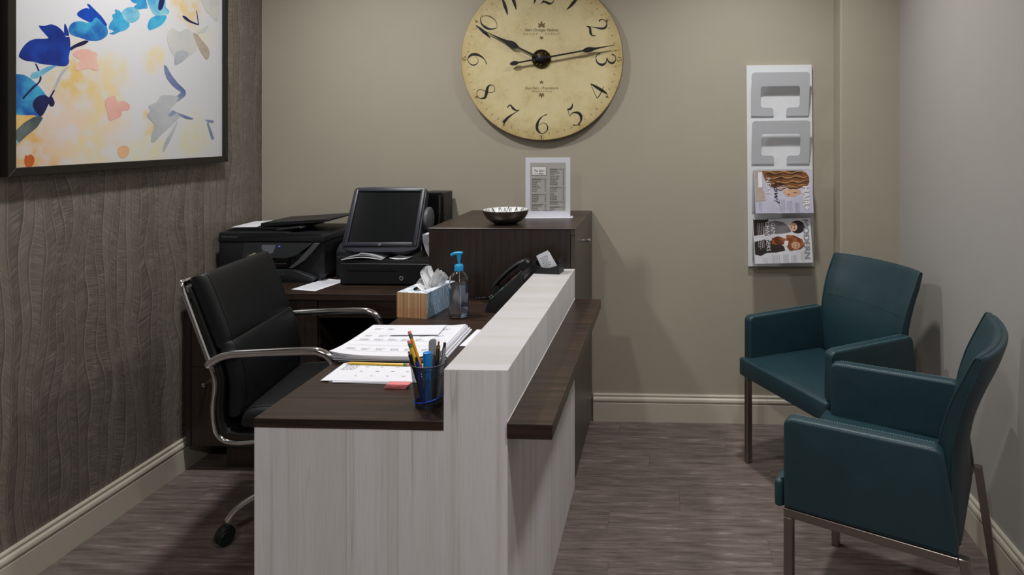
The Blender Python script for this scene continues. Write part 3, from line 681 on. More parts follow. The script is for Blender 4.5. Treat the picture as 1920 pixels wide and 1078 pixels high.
DIG = {
 '0': [([(.35, 1), (.12, .8), (.05, .5), (.12, .2), (.35, 0), (.58, .2), (.65, .5), (.58, .8), (.35, 1)], [.02, .07, .13, .08, .02, .03, .05, .03, .02])],
 '1': [([(.42, 1), (.38, .75), (.33, .5), (.28, .25), (.2, 0)], [.02, .12, .17, .13, .01]), ([(.25, .86), (.42, 1)], [.01, .03])],
 '2': [([(.16, .70), (.14, .85), (.28, .98), (.48, .98), (.60, .82), (.55, .62), (.38, .42), (.2, .2), (.04, .02)], [.08, .05, .03, .05, .11, .11, .06, .03, .02]), ([(.04, .02), (.22, .12), (.45, .03), (.62, .04), (.72, .2)], [.02, .10, .13, .06, .02])],
 '3': [([(.12, .80), (.2, .96), (.40, .99), (.56, .84), (.50, .64), (.28, .54)], [.08, .04, .04, .11, .08, .02]), ([(.28, .54), (.52, .50), (.65, .30), (.55, .07), (.30, -.02), (.10, .08), (.10, .2)], [.02, .06, .14, .08, .03, .04, .08])],
 '4': [([(.50, 1), (.02, .34)], [.02, .03]), ([(.02, .34), (.25, .30), (.72, .34)], [.03, .05, .02]), ([(.50, 1), (.50, .7), (.49, .4), (.48, .1), (.44, -.05)], [.02, .14, .16, .1, .01])],
 '5': [([(.22, .93), (.13, .55)], [.03, .02]), ([(.13, .55), (.35, .62), (.58, .50), (.64, .28), (.50, .06), (.26, -.03), (.06, .08)], [.02, .05, .13, .16, .08, .03, .07]), ([(.20, .92), (.35, .86), (.50, .93), (.60, 1.05)], [.05, .12, .08, .01])],
 '6': [([(.62, .97), (.42, .90), (.22, .70), (.11, .42), (.14, .17), (.34, 0), (.56, .08), (.66, .28), (.58, .48), (.40, .54), (.22, .42)], [.05, .03, .09, .15, .13, .03, .04, .07, .04, .02, .02])],
 '7': [([(.06, .78), (.10, .97), (.32, .90), (.50, .88), (.66, .98)], [.06, .05, .12, .08, .02]), ([(.66, .98), (.48, .66), (.34, .35), (.26, 0)], [.02, .05, .12, .17])],
 '8': [([(.55, .90), (.35, 1), (.16, .86), (.22, .66), (.42, .48), (.58, .28), (.48, .05), (.26, 0), (.08, .16), (.16, .36), (.36, .52), (.52, .70), (.55, .90)], [.03, .02, .05, .13, .16, .12, .04, .02, .03, .03, .02, .02, .03])],
}
DIG['9'] = [([(.7 - a, 1 - b) for a, b in p], ww) for p, ww in DIG['6']]
def numeral(s, cx_, cz_, h, rot, mat='ink_black'):
    bm = B(); adv = 0.52; wd = 0.68 + adv * (len(s) - 1); c_, s_ = math.cos(rot), math.sin(rot)
    for i, ch in enumerate(s):
        for pts, ws in DIG[ch]:
            def put(a, b, i=i):
                p = (a + i * adv - wd / 2) * h; q = (b - 0.5) * h
                return (cx_ + p * c_ - q * s_, DY, cz_ + p * s_ + q * c_)
            ribbon(bm, pts, ws, put)
    return finish('numeral', bm, mat, dial, smooth=0)
for hnum in range(1, 13):
    a = math.radians(90 - 30 * hnum); rr = 0.312
    inward = hnum in (4, 5, 6, 7, 8)
    rot = (a - PI / 2) + (PI if inward else 0)
    numeral(str(hnum), rr * math.cos(a), rr * math.sin(a), 0.094, rot)
for s_, a in (('15', 0), ('30', -90), ('45', 180)):
    a = math.radians(a); rot = {'15': -PI / 2, '30': 0, '45': PI / 2}[s_]
    numeral(s_, 0.3765 * math.cos(a), 0.3765 * math.sin(a), 0.021, rot)
for k in range(60):
    a = 2 * PI * k / 60; big = k % 5 == 0; c_, s_ = math.cos(a), math.sin(a)
    if k % 15 == 0: continue
    if big: P = [(0.352, 0), (0.362, 0.0022), (0.364, 0.009), (0.369, 0.003), (0.378, 0), (0.369, -0.003), (0.364, -0.009), (0.362, -0.0022)]
    else: P = [(0.354, 0.0013), (0.364, 0.0013), (0.364, -0.0013), (0.354, -0.0013)]
    bm = B(); bm.faces.new([bm.verts.new((p * c_ - q * s_, DY, p * s_ + q * c_)) for p, q in P])
    finish('hour_mark' if big else 'minute_mark', bm, 'sepia', dial, smooth=0)
def motif(cz_, h, flip):
    bm = B()
    for ang, L in ((0, 1.0), (38, .85), (-38, .85), (75, .6), (-75, .6)):
        a = math.radians(90 + ang) if not flip else math.radians(-90 + ang)
        c_, s_ = math.cos(a), math.sin(a)
        P = [(0.1, 0), (0.45, .16), (0.7, .12), (1, 0), (0.7, -.12), (0.45, -.16)]
        bm.faces.new([bm.verts.new((h * L * (p * c_ - q * s_), DY, cz_ + h * L * (p * s_ + q * c_))) for p, q in P])
    return finish('ornament', bm, 'sepia', dial, smooth=0)
motif(0.152, 0.034, False); motif(0.108, 0.018, True); motif(-0.118, 0.018, False); motif(-0.165, 0.026, True)
for s in (-1, 1):
    bm = B()
    for k in range(5):
        c0 = s * (0.022 + k * 0.015)
        ribbon(bm, [(c0 + 0.006 * math.cos(t) * (1 - t / 9), 0.120 + 0.005 * math.sin(t)) for t in [j * 0.9 for j in range(7)]], [.0012, .002, .0012], lambda a, b: (a, DY, b), 3)
    finish('ornament', bm, 'sepia', dial, smooth=0, kind='stuff')
text('Fabri Orologio Fabbrica', 0.0205, 'ink_black', dial, (0, DY, 0.133), WALLROT, 0.35, 'CENTER', sx=0.82)
text('Enzo Fabri - Proprietario', 0.0195, 'sepia', dial, (0, DY, -0.146), WALLROT, 0.35, 'CENTER', sx=0.82)
text('VENEZIA ITALIA', 0.0115, 'sepia', dial, (0, DY, -0.160), WALLROT, 0.0, 'CENTER', sx=1.0, space=1.25)
def hand(name, ang, prof, y0, y1):
    c_, s_ = math.cos(ang), math.sin(ang)
    pts = [(a * c_ - b * s_, a * s_ + b * c_) for a, b in prof] + [(a * c_ + b * s_, a * s_ - b * c_) for a, b in prof[::-1]]
    return finish(name, prism(B(), pts, y0, y1, 'xz'), 'iron', ck)
A = math.atan2(0.063, 0.358)
hand('minute_hand', A, [(-0.152, 0.0005), (-0.143, 0.008), (-0.130, 0.011), (-0.118, 0.009), (-0.108, 0.0035), (0.0, 0.004), (0.205, 0.0035), (0.214, 0.009), (0.226, 0.0125), (0.242, 0.012), (0.262, 0.006), (0.29, 0.0032), (0.363, 0.0008)], -0.056, -0.052)
A = math.atan2(0.141, -0.287)
hand('hour_hand', A, [(-0.02, 0.006), (0.0, 0.0055), (0.122, 0.0035), (0.130, 0.010), (0.146, 0.0165), (0.163, 0.0155), (0.185, 0.009), (0.21, 0.0055), (0.26, 0.0025), (0.322, 0.0008)], -0.0505, -0.0465)
ro = finish('hub_rosette', lathe(B(), [(0, 0.033), (0.043, 0.033), (0.046, 0.036), (0.043, 0.040), (0.034, 0.038), (0.024, 0.041), (0.012, 0.044), (0, 0.044)], 40, (0, 0, 0), 'y'), 'bronze', ck, smooth=50)
for k in range(12):
    a = 2 * PI * k / 12
    finish('scroll', tube(B(), [(0.034 * math.cos(a) + 0.006 * math.cos(t), -0.0405, 0.034 * math.sin(a) + 0.006 * math.sin(t)) for t in [a + j * 0.7 for j in range(8)]], 0.0018, 5), 'bronze', ro, smooth=60)
finish('hub_cap', lathe(B(), [(0, 0.044), (0.014, 0.044), (0.014, 0.058), (0.009, 0.0605), (0.004, 0.062), (0, 0.063)], 18, (0, 0, 0), 'y'), 'iron', ck, smooth=50)

# ------------------------------------------------------------------ magazine rack
RX, RZ = 0.5425, 1.235
rk = thing('magazine_rack', 'tall white wall-mounted magazine rack with four slotted pockets', 'magazine rack', (RX, YB, RZ)); rk.rotation_euler = (0, math.radians(-0.55), 0)
plain('rack_white', (226, 229, 233), 0.35, var=0.01); plain('rack_grey', (204, 206, 212), 0.35, 0.0, var=0.015)
finish('backboard', box(B(), -0.155, 0.155, -0.020, -0.002, -0.480, 0.480, 0.0012, 1), 'rack_white', rk)
def pocket(zc):
    w2, h = 0.136, 0.205; zb = zc - h / 2; zt = zc + h / 2
    ow = 0.092; b0, b1 = zb + 0.040, zt - 0.062; sl = 0.030
    out = [(-w2, zb), (-w2, zt), (w2, zt), (w2, zb), (sl, zb), (sl, b0), (ow, b0), (ow, b1), (-ow, b1), (-ow, b0), (-sl, b0), (-sl, zb)]
    rad = [0, .018, .018, 0, 0, .016, .016, .016, .016, .016, .016, 0]
    P = rounded(out, rad, 5); bm = B()
    bow = lambda z: 0.004 + 0.042 * (z - zb) / h
    A = [bm.verts.new((x, -0.0205 - bow(z), z)) for x, z in P]; Z = [bm.verts.new((x, -0.0205 - bow(z) - 0.002, z)) for x, z in P]; n = len(P)
    fill(bm, A, P); fill(bm, Z, P)
    for i in range(n): bm.faces.new((A[i], A[(i + 1) % n], Z[(i + 1) % n], Z[i]))
    o = finish('pocket_plate', bm, 'rack_grey', rk, smooth=0)
    bb = B()
    for s in (-1, 1): box(bb, s * 0.083 - 0.05, s * 0.083 + 0.05, -0.0245, -0.0202, zb, zb + 0.012)
    finish('bracket', bb, 'rack_grey', o, smooth=0)
for zc in (0.340, 0.112, -0.116, -0.344): pocket(zc)
# magazines hang over the two lower pocket plates, covers flaring out at the foot
def magazine(label, group, zc, dx, w2, h, rot, n_leaf=3):
    t = thing('magazine', label, 'magazine', (RX + dx, YB, RZ + zc), 0.0, group); t.rotation_euler = (0, rot, 0)
    yf = lambda v: -0.083 - 0.024 * max(0.0, 1 - v) ** 1.6 + 0.006 * v * v          # v: 0 foot, 1 top
    def leaf(name, d, grow, mat):
        bm = B(); nx, nz = 2, 14; G = {}
        for s in (0, 1):
            for i in range(nx + 1):
                for j in range(nz + 1):
                    u, v = i / nx, j / nz
                    G[s, i, j] = bm.verts.new(((2 * u - 1) * (w2 + grow), yf(v) + d + s * 0.0012, (v - 0.5) * (h + grow)))
        for s in (0, 1):
            for i in range(nx):
                for j in range(nz): bm.faces.new((G[s, i, j], G[s, i + 1, j], G[s, i + 1, j + 1], G[s, i, j + 1]))
        for i in range(nx):
            for j in (0, nz): bm.faces.new((G[0, i, j], G[0, i + 1, j], G[1, i + 1, j], G[1, i, j]))
        for j in range(nz):
            for i in (0, nx): bm.faces.new((G[0, i, j], G[0, i, j + 1], G[1, i, j + 1], G[1, i, j]))
        return finish(name, bm, mat, t, smooth=40)
    cover = leaf('cover', 0.0, 0.0, 'cover_' + group.split()[0])
    for k in range(n_leaf): leaf('pages', 0.0016 + 0.0016 * k, -0.002 - 0.001 * k, 'paper')
    bm = B(); G = []
    for k in range(9):
        f = k / 8
        yy, zz = (-0.0765 + 0.022 * f / 0.3, h / 2 + 0.004 * math.sin(PI * f / 0.3)) if f < 0.3 else (-0.0545 + 0.012 * (f - 0.3) / 0.7, h / 2 - 0.05 * (f - 0.3) / 0.7)
        G.append([bm.verts.new((x_, yy, zz)) for x_ in (-w2 + 0.004, w2 - 0.004)])
    for a_, b_ in zip(G, G[1:]): bm.faces.new((a_[0], a_[1], b_[1], b_[0]))
    finish('back_cover', bm, 'paper_grey', t, smooth=50)
    # printing on the cover: put(a, b) with a, b in metres from the centre
    lift = [0.0004]
    def put(a, b):
        v = b / h + 0.5; return (a, yf(v) - lift[0], b)
    return t, cover, put, lift
two('cover_hair', (186, 184, 204), (204, 203, 220), 7, 0.25); two('cover_modern', (206, 206, 212), (222, 222, 228), 7, 0.25)
two('hair_brown', (58, 33, 20), (146, 96, 58), 16, 0.35); two('hair_red', (92, 44, 24), (176, 104, 62), 22, 0.35); two('skin_print', (196, 150, 122), (222, 182, 158), 12, 0.4)
plain('jacket_grey', (112, 108, 112), 0.4, var=0.25, scale=40); plain('jacket_dark', (44, 34, 32), 0.4, var=0.25, scale=30); plain('hair_dark', (44, 30, 38), 0.4, var=0.25, scale=40); plain('beige_print', (176, 160, 150), 0.4, var=0.15, scale=120)
plain('hair_gold', (196, 150, 100), 0.4, var=0.2, scale=60); plain('hair_shade', (52, 30, 20), 0.4, var=0.2); plain('hair_mid', (128, 80, 46), 0.4, var=0.2)
plain('title_grey', (120, 122, 128), 0.5, var=0.05)
def blob(bm_list, put, pts, rad=0.004):
    P = rounded(pts, rad, 3); bm = B(); fill(bm, [bm.verts.new(put(a, b)) for a, b in P], P); return bm
def cover_shape(name, cover, put, lift, pts, mat, rad=0.004):
    lift[0] += 0.00012
    # subdivide long edges so that the print follows the curved cover
    Q = []
    for i, p in enumerate(pts):
        q = pts[(i + 1) % len(pts)]; n = max(1, int(math.hypot(q[0] - p[0], q[1] - p[1]) / 0.02))
        Q += [(p[0] + (q[0] - p[0]) * k / n, p[1] + (q[1] - p[1]) * k / n) for k in range(n)]
    return finish(name, blob(None, put, Q, min(rad, 0.0025) if rad else 0), mat, cover, smooth=0)
def cover_text(body, size, mat, cover, put, lift, a, b, sx=1.0, shear=0.0, bold=0.0):
    """lettering turned a quarter turn clockwise: reads from top to bottom"""
    o = text(body, size, mat, cover, (0, 0, 0), (0, 0, 0), shear, bold=bold); me = o.data
    for v in me.vertices:
        x, y = v.co.x * sx, v.co.y
        v.co = put(a + y, b - x); v.co.y -= 0.0012
    o.scale = (1, 1, 1); return o
def cover_lines(cover, put, specs, mat='title_grey'):
    bm = B()
    for (a0, a1, b0, b1, n) in specs:          # columns of small rotated print: lines run downwards
        for k in range(n):
            a = a0 + (a1 - a0) * k / max(1, n - 1); rr = random.Random(int(a * 1e5) + n)
            b = b0
            while b > b1 - rr.uniform(0, 0.012):
                L = rr.uniform(0.004, 0.010); P = [put(a, b), put(a + 0.0016, b), put(a + 0.0016, b - L), put(a, b - L)]
                quad(bm, [(p[0], p[1] - 0.0011, p[2]) for p in P]); b -= L + 0.002
    return finish('print_lines', bm, mat, cover, smooth=0, kind='stuff')
def circ(cx_, cz_, rx, rz, n=16, a0=0.0): return [(cx_ + rx * math.cos(2 * PI * k / n + a0), cz_ + rz * math.sin(2 * PI * k / n + a0)) for k in range(n)]
hw, hh = 0.134, 0.098
# upper magazine
m1, cv1, put1, l1 = magazine('lilac magazine with long wavy brown hair on its cover, in the rack', 'hair magazine', -0.117, 0.005, hw, 0.196, math.radians(-0.8))
cover_shape('photo', cv1, put1, l1, [(-0.098, 0.097), (0.085, 0.097), (0.108, 0.088), (0.120, 0.065), (0.121, 0.045), (0.108, 0.020), (0.098, 0.022), (0.072, 0.014), (0.055, 0.010), (0.030, 0.016), (0.0, 0.030), (-0.035, 0.018), (-0.06, 0.022), (-0.085, 0.055)], 'hair_brown')
cover_shape('photo', cv1, put1, l1, [(0.000, 0.010), (0.012, 0.012), (0.030, 0.016), (0.078, 0.006), (0.082, -0.010), (0.062, -0.014), (0.046, -0.026), (0.034, -0.021), (0.022, -0.024), (0.008, -0.016), (-0.004, -0.002)], 'skin_print')
for k in range(11):
    zz = 0.090 - k * 0.0066; x0_ = -0.085 + 0.004 * k; x1_ = 0.108 + 0.012 * math.sin(k * 0.28) - (0.02 if k > 9 else 0)
    bm = B(); nseg = 9
    ribbon(bm, [(x0_ + (x1_ - x0_) * j / nseg, zz + 0.0048 * math.sin(j * 1.9 + k * 0.7) - 0.02 * (1 - j / nseg) * (k / 12)) for j in range(nseg + 1)], [.0012, .0036, .0022, .0040, .0030, .001], lambda a, b: tuple(Vector(put1(a, b)) + Vector((0, -0.0004, 0))), 4)
    finish('hair_strand', bm, ('hair_gold', 'hair_shade', 'hair_mid')[k % 3], cv1, smooth=0)
cover_shape('photo', cv1, put1, l1, [(0.044, -0.004), (0.060, -0.002), (0.060, -0.005), (0.046, -0.007)], 'hair_shade', 0)
cover_shape('photo', cv1, put1, l1, [(0.018, -0.012), (0.026, -0.009), (0.028, -0.013), (0.020, -0.017)], 'hair_red', 0)
cover_shape('photo', cv1, put1, l1, [(-0.130, 0.010), (-0.090, 0.004), (-0.085, -0.040), (-0.130, -0.044)], 'beige_print', 0.002)
cover_shape('photo', cv1, put1, l1, [(-0.130, 0.097), (-0.100, 0.097), (-0.096, 0.004), (-0.130, 0.010)], 'beige_print', 0.002)
cover_shape('address_label', cv1, put1, l1, [(-0.116, 0.092), (-0.098, 0.092), (-0.098, 0.022), (-0.116, 0.022)], 'ink_white', 0)
cover_text('HAIR+', 0.038, 'ink_white', cv1, put1, l1, 0.090, 0.026, 1.05, bold=0.0012)
cover_text('NEXT', 0.030, 'ink_white', cv1, put1, l1, -0.080, 0.066, 1.0)
cover_text('now?', 0.036, 'ink_black', cv1, put1, l1, -0.045, 0.052, 1.3, 0.3)
cover_lines(cv1, put1, [(-0.022, 0.002, -0.036, -0.078, 5), (0.014, 0.034, -0.042, -0.082, 4), (0.050, 0.066, -0.05, -0.085, 4), (-0.115, -0.108, -0.05, -0.08, 2)])
# lower magazine
m2, cv2, put2, l2 = magazine('white magazine with two people in jackets on its cover, in the rack', 'modern magazine', -0.346, 0.000, hw, 0.202, math.radians(-1.8))
cover_shape('photo', cv2, put2, l2, [(-0.132, 0.100), (-0.060, 0.100), (-0.070, 0.060), (-0.090, 0.030), (-0.131, 0.026)], 'jacket_dark', 0.003)
cover_shape('photo', cv2, put2, l2, [(-0.075, 0.082), (-0.030, 0.094), (0.010, 0.084), (0.035, 0.062), (0.042, 0.040), (0.010, 0.034), (-0.040, 0.032), (-0.080, 0.024), (-0.088, 0.050)], 'jacket_grey')
cover_shape('photo', cv2, put2, l2, [(-0.131, -0.002), (-0.086, 0.008), (-0.040, 0.000), (0.004, -0.024), (0.010, -0.044), (-0.030, -0.052), (-0.075, -0.052), (-0.105, -0.066), (-0.131, -0.058)], 'jacket_dark')
cover_shape('photo', cv2, put2, l2, circ(0.072, 0.062, 0.034, 0.030), 'hair_dark')
cover_shape('photo', cv2, put2, l2, circ(0.053, 0.062, 0.019, 0.020), 'skin_print')
cover_shape('photo', cv2, put2, l2, [(-0.050, 0.012), (-0.020, 0.022), (0.015, 0.010), (0.020, -0.012), (-0.02, -0.020), (-0.050, -0.012)], 'hair_red')
cover_shape('photo', cv2, put2, l2, [(0.018, 0.026), (0.055, 0.024), (0.092, 0.004), (0.100, -0.026), (0.080, -0.040), (0.030, -0.046), (0.016, -0.020)], 'hair_red')
cover_shape('photo', cv2, put2, l2, [(0.010, 0.000), (0.028, 0.000), (0.022, -0.024), (0.004, -0.020)], 'ink_white')
cover_shape('photo', cv2, put2, l2, circ(0.060, -0.022, 0.021, 0.017), 'skin_print')
for (ex, ez, sg) in ((0.058, 0.070, 1), (0.058, 0.056, 1), (0.066, -0.016, 1), (0.066, -0.028, 1)):
    cover_shape('photo', cv2, put2, l2, circ(ex, ez, 0.0022, 0.0035, 8), 'hair_dark', 0)
for (ex, ez) in ((0.043, 0.062), (0.049, -0.022)):
    cover_shape('photo', cv2, put2, l2, circ(ex, ez, 0.0018, 0.005, 8), 'hair_red', 0)
cover_text('MODERN', 0.037, 'title_grey', cv2, put2, l2, 0.098, 0.098, 1.16)
cover_text('GAME', 0.026, 'ink_white', cv2, put2, l2, -0.050, 0.086, 1.0)
cover_text('CHANGERS', 0.026, 'ink_white', cv2, put2, l2, -0.076, 0.090, 1.0)
cover_lines(cv2, put2, [(-0.05, -0.02, -0.062, -0.086, 5), (0.0, 0.02, -0.060, -0.086, 4), (0.036, 0.056, -0.066, -0.09, 4), (0.08, 0.095, -0.05, -0.08, 3), (-0.094, -0.078, -0.075, -0.09, 3)])
cover_lines(cv2, put2, [(-0.112, -0.088, 0.085, -0.02, 4)], 'ink_white')
for m_ in (m1, m2): m_['group'] = 'magazines in the wall rack'

# ------------------------------------------------------------------ printer on the credenza
pr = thing('printer', 'black all-in-one inkjet printer with paper in its top feeder', 'printer', (-1.968, 2.84, ZT))
PWD, PDP = 0.475, 0.335
finish('body', prism(B(), rounded([(0.045, 0), (PWD - 0.03, 0), (PWD - 0.004, 0.03), (PWD - 0.010, 0.174), (0.02, 0.174), (0.015, 0.03)], 0.006, 2), 0.03, PDP, 'xz', 0.003, 2), 'black_plastic', pr)
finish('side_cover', prism(B(), rounded([(0.004, 0.03), (0.118, 0.03), (0.118, 0.174), (0.002, 0.174)], 0.006, 2), 0.016, 0.0295, 'xz', 0.003, 2), 'black_plastic', pr)
finish('scanner_deck', prism(B(), rounded([(0.0, 0.1745), (PWD + 0.004, 0.1745), (PWD + 0.004, 0.205), (PWD - 0.02, 0.212), (0.31, 0.212), (0.30, 0.216), (0.004, 0.216)], [.004, .012, .012, .01, .004, .004, .008], 3), 0.012, PDP + 0.005, 'xz', 0.004, 2), 'black_plastic', pr)
finish('feeder_cover', prism(B(), rounded([(0.0, 0.2165), (0.30, 0.2165), (0.27, 0.230), (0.05, 0.230)], 0.004, 2), 0.06, PDP - 0.03, 'xz', 0.003, 2), 'black_plastic', pr)
tr = finish('feeder_tray', prism(B(), rounded([(0.15, 0.231), (0.19, 0.235), (0.455, 0.256), (0.465, 0.266), (0.425, 0.266), (0.22, 0.252), (0.15, 0.248)], 0.003, 2), 0.08, PDP - 0.02, 'xz', 0.002, 1), 'black_plastic', pr)
finish('tray_wing', prism(B(), rounded([(0.24, 0.2166), (0.355, 0.230), (0.345, 0.238), (0.24, 0.226)], 0.002, 2), 0.05, PDP - 0.06, 'xz', 0.002, 1), 'dark_plastic', pr)
# tilted control panel
mt = Matrix.Translation((0, 0.010, 0.172)) @ Matrix.Rotation(math.radians(-12), 4, 'X') @ Matrix.Translation((0, 0, -0.172))
cp = B(); prism(cp, rounded([(0.122, 0.172), (PWD - 0.045, 0.172), (PWD - 0.115, 0.118), (PWD - 0.16, 0.106), (0.122, 0.106)], [0, 0, .01, .01, 0], 3), -0.004, 0.0, 'xz', 0.001, 1)
bmesh.ops.transform(cp, matrix=mt, verts=cp.verts[:])
cpo = finish('control_panel', cp, 'dark_plastic', pr)
sc_ = B(); prism(sc_, rounded([(0.205, 0.163), (0.268, 0.163), (0.256, 0.126), (0.220, 0.126), (0.203, 0.150)], 0.001, 1), -0.0052, -0.0042, 'xz'); bmesh.ops.transform(sc_, matrix=mt, verts=sc_.verts[:])
finish('touch_screen', sc_, plain('screen_grey', (96, 98, 108), 0.25), cpo)
gl = NG('led_blue'); gl.b.inputs['Emission Color'].default_value = (0.06, 0.06, 1, 1); gl.b.inputs['Emission Strength'].default_value = 1.6
MATS['led_blue'] = gl.done(gl.mix(gl.noise(gl.coord(), 10), (.05, .05, .6, 1), (.08, .08, .7, 1)), 0.4)
ld_ = B(); prism(ld_, [(0.280, 0.160), (0.280, 0.153), (0.288, 0.1565)], -0.0055, -0.0042, 'xz'); bmesh.ops.transform(ld_, matrix=mt, verts=ld_.verts[:])
finish('power_light', ld_, 'led_blue', cpo)
finish('output_slot', box(B(), 0.122, PWD - 0.16, 0.022, 0.0295, 0.060, 0.100, 0.002, 1), 'black_gloss', pr)
finish('output_lip', box(B(), 0.122, PWD - 0.17, 0.016, 0.0215, 0.078, 0.0815), 'grey_plastic', pr)
finish('output_tray', prism(B(), rounded([(0.05, 0.0), (PWD - 0.05, 0.0), (PWD - 0.03, 0.02), (PWD - 0.13, 0.056), (0.122, 0.056), (0.122, 0.028), (0.05, 0.028)], 0.006, 3), -0.004, 0.0292, 'xz', 0.003, 2), 'dark_plastic', pr)
finish('side_strip', prism(B(), [(PWD - 0.042, 0.172), (PWD - 0.016, 0.172), (PWD - 0.085, 0.095), (PWD - 0.135, 0.062), (PWD - 0.155, 0.062), (PWD - 0.105, 0.105)], 0.006, 0.0295, 'xz', 0.002, 1), plain('strip_grey', (78, 80, 84), 0.35), pr)
bm = B(); dashes(bm, 0.018, 0.092, 0.194, 0.004, lambda a, b: (a, 0.0114, b), 2, 0.012, 0.026, 0.003); finish('print_lines', bm, 'grey_plastic', pr, smooth=0, kind='stuff')
ps = tag(finish('paper_sheet', sheet(B(), -0.055, 0.055, -0.10, 0.10, 3, 6, lambda u, v: 0.0 + 0.004 * v * u, 0.001), 'paper', None, (-1.968 + 0.075, 2.84 + 0.165, ZT + 0.2310), smooth=0), 'blank white sheet sitting in the top feeder of the printer', 'paper'); ps.rotation_euler = (0, math.radians(-0.5), math.radians(4))

# ------------------------------------------------------------------ receipt printer
rp = thing('receipt_printer', 'charcoal receipt printer with pale teal sticker between printer and cash drawer', 'printer', (-1.488, 2.95, ZT))
finish('body', prism(B(), rounded([(0.0, 0.0), (0.0, 0.118), (0.035, 0.148), (0.175, 0.165), (0.19, 0.15), (0.19, 0.0)], 0.006, 2), 0.0, 0.086, 'yz', 0.003, 2), 'dark_plastic', rp)
finish('paper_slot', box(B(), 0.012, 0.078, 0.030, 0.040, 0.140, 0.1505), 'black_gloss', rp)
stk = B(); quad(stk, [(0.030, 0.055, 0.1522), (0.078, 0.055, 0.1522), (0.078, 0.14, 0.1626), (0.030, 0.14, 0.1626)])
finish('sticker', stk, plain('teal_sticker', (120, 190, 186), 0.5), rp, smooth=0)
for zz in (0.036, 0.066): finish('seam', box(B(), 0.003, 0.083, -0.0008, 0.002, zz, zz + 0.0012), 'black_gloss', rp)
text('EPSON', 0.0115, 'grey_plastic', rp, (0.005, -0.0008, 0.090), WALLROT)

# ------------------------------------------------------------------ cash drawer
dw = thing('cash_drawer', 'low black metal cash drawer with round key lock under the monitor', 'cash drawer', (-1.398, 2.80, ZT))
finish('case', box(B(), 0, 0.395, 0.008, 0.268, 0.004, 0.108, 0.002, 2), 'black_plastic', dw)
df = finish('drawer_front', box(B(), 0.004, 0.391, 0.0, 0.0078, 0.008, 0.094, 0.0015, 1), 'black_plastic', dw)
finish('media_slot', box(B(), 0.03, 0.255, -0.0006, 0.001, 0.062, 0.0645), 'black_gloss', df)
lk = finish('key_lock', lathe(B(), [(0, -0.001), (0.0095, -0.001), (0.0095, 0.003), (0.007, 0.0045), (0.006, 0.003), (0, 0.003)], 20, (0.270, 0.0, 0.033), 'y'), 'chrome', df, smooth=50)
finish('keyhole', box(B(), 0.269, 0.271, -0.0036, -0.003, 0.0285, 0.0375), 'black_gloss', lk)
for fx in (0.03, 0.365):
    for fy in (0.03, 0.24): finish('foot', lathe(B(), [(0, 0), (0.01, 0), (0.01, 0.0038), (0, 0.0038)], 10, (fx, fy, 0)), 'black_plastic', dw)

# ------------------------------------------------------------------ touch monitor on the cash drawer
ZD = ZT + 0.108
mo = thing('monitor', 'tilted touch monitor with dark bezel standing on the cash drawer', 'monitor', (-1.235, 2.93, ZD))
tilt = math.radians(-27.5); MW, MH = 0.163, 0.302
mm = Matrix.Translation((-0.005, -0.095, 0.030)) @ Matrix.Rotation(math.radians(2), 4, 'Z') @ Matrix.Rotation(tilt, 4, 'X')
def mpart(name, bm, mat, par, smooth=35):
    bmesh.ops.transform(bm, matrix=mm, verts=bm.verts[:]); return finish(name, bm, mat, par, smooth=smooth)
outer = rounded([(-MW - 0.004, 0.012), (-MW, MH - 0.004), (-MW * 0.5, MH), (MW * 0.5, MH), (MW, MH - 0.004), (MW + 0.004, 0.012), (MW * 0.6, 0.0), (-MW * 0.6, 0.0)], [.014, .012, 0, 0, .012, .014, .01, .01], 4)
inner = [(-MW + 0.022, 0.042), (MW - 0.022, 0.042), (MW - 0.022, MH - 0.024), (-MW + 0.022, MH - 0.024)]
bk_ = mpart('housing', prism(B(), outer, -0.002, 0.040, 'xz', 0.004, 2), 'navy_plastic', mo)
for a0, a1, b0, b1 in ((-MW + 0.004, -MW + 0.0215, 0.024, MH - 0.012), (MW - 0.0215, MW - 0.004, 0.024, MH - 0.012), (-MW + 0.022, MW - 0.022, MH - 0.0235, MH - 0.012), (-MW + 0.022, MW - 0.022, 0.024, 0.0415)):
    mpart('bezel', box(B(), a0, a1, -0.010, -0.0015, b0, b1, 0.003, 2), 'navy_plastic', mo)
bm = B(); quad(bm, [(a, -0.0035, b) for a, b in inner]); scm = mpart('screen', bm, plain('screen_black', (22, 24, 26), 0.16, var=0.05), mo, 0)
mpart('badge', box(B(), -0.006, 0.006, -0.0104, -0.0098, 0.026, 0.036), 'grey_plastic', mo)
bm = lathe(B(), [(0, 0), (0.052, 0), (0.056, 0.006), (0.056, 0.026), (0.050, 0.030), (0, 0.030)], 28, (0, 0, 0), 'x'); bmesh.ops.translate(bm, verts=bm.verts[:], vec=(MW - 0.010, 0.060, 0.17))
hc = mpart('hinge_cover', bm, 'grey_plastic', mo, 50)
bm = B(); prism(bm, rounded([(-0.10, 0.0), (0.10, 0.0), (0.10, 0.016), (-0.10, 0.016)], 0.003, 2), -0.02, 0.11, 'xz', 0.002, 1); finish('stand_base', bm, 'black_plastic', mo)
finish('stand_neck', prism(B(), [(-0.04, 0.016), (0.02, 0.016), (0.085, 0.20), (0.04, 0.20), (-0.03, 0.06)], -0.05, 0.05, 'yz', 0.003, 1), 'black_plastic', mo)

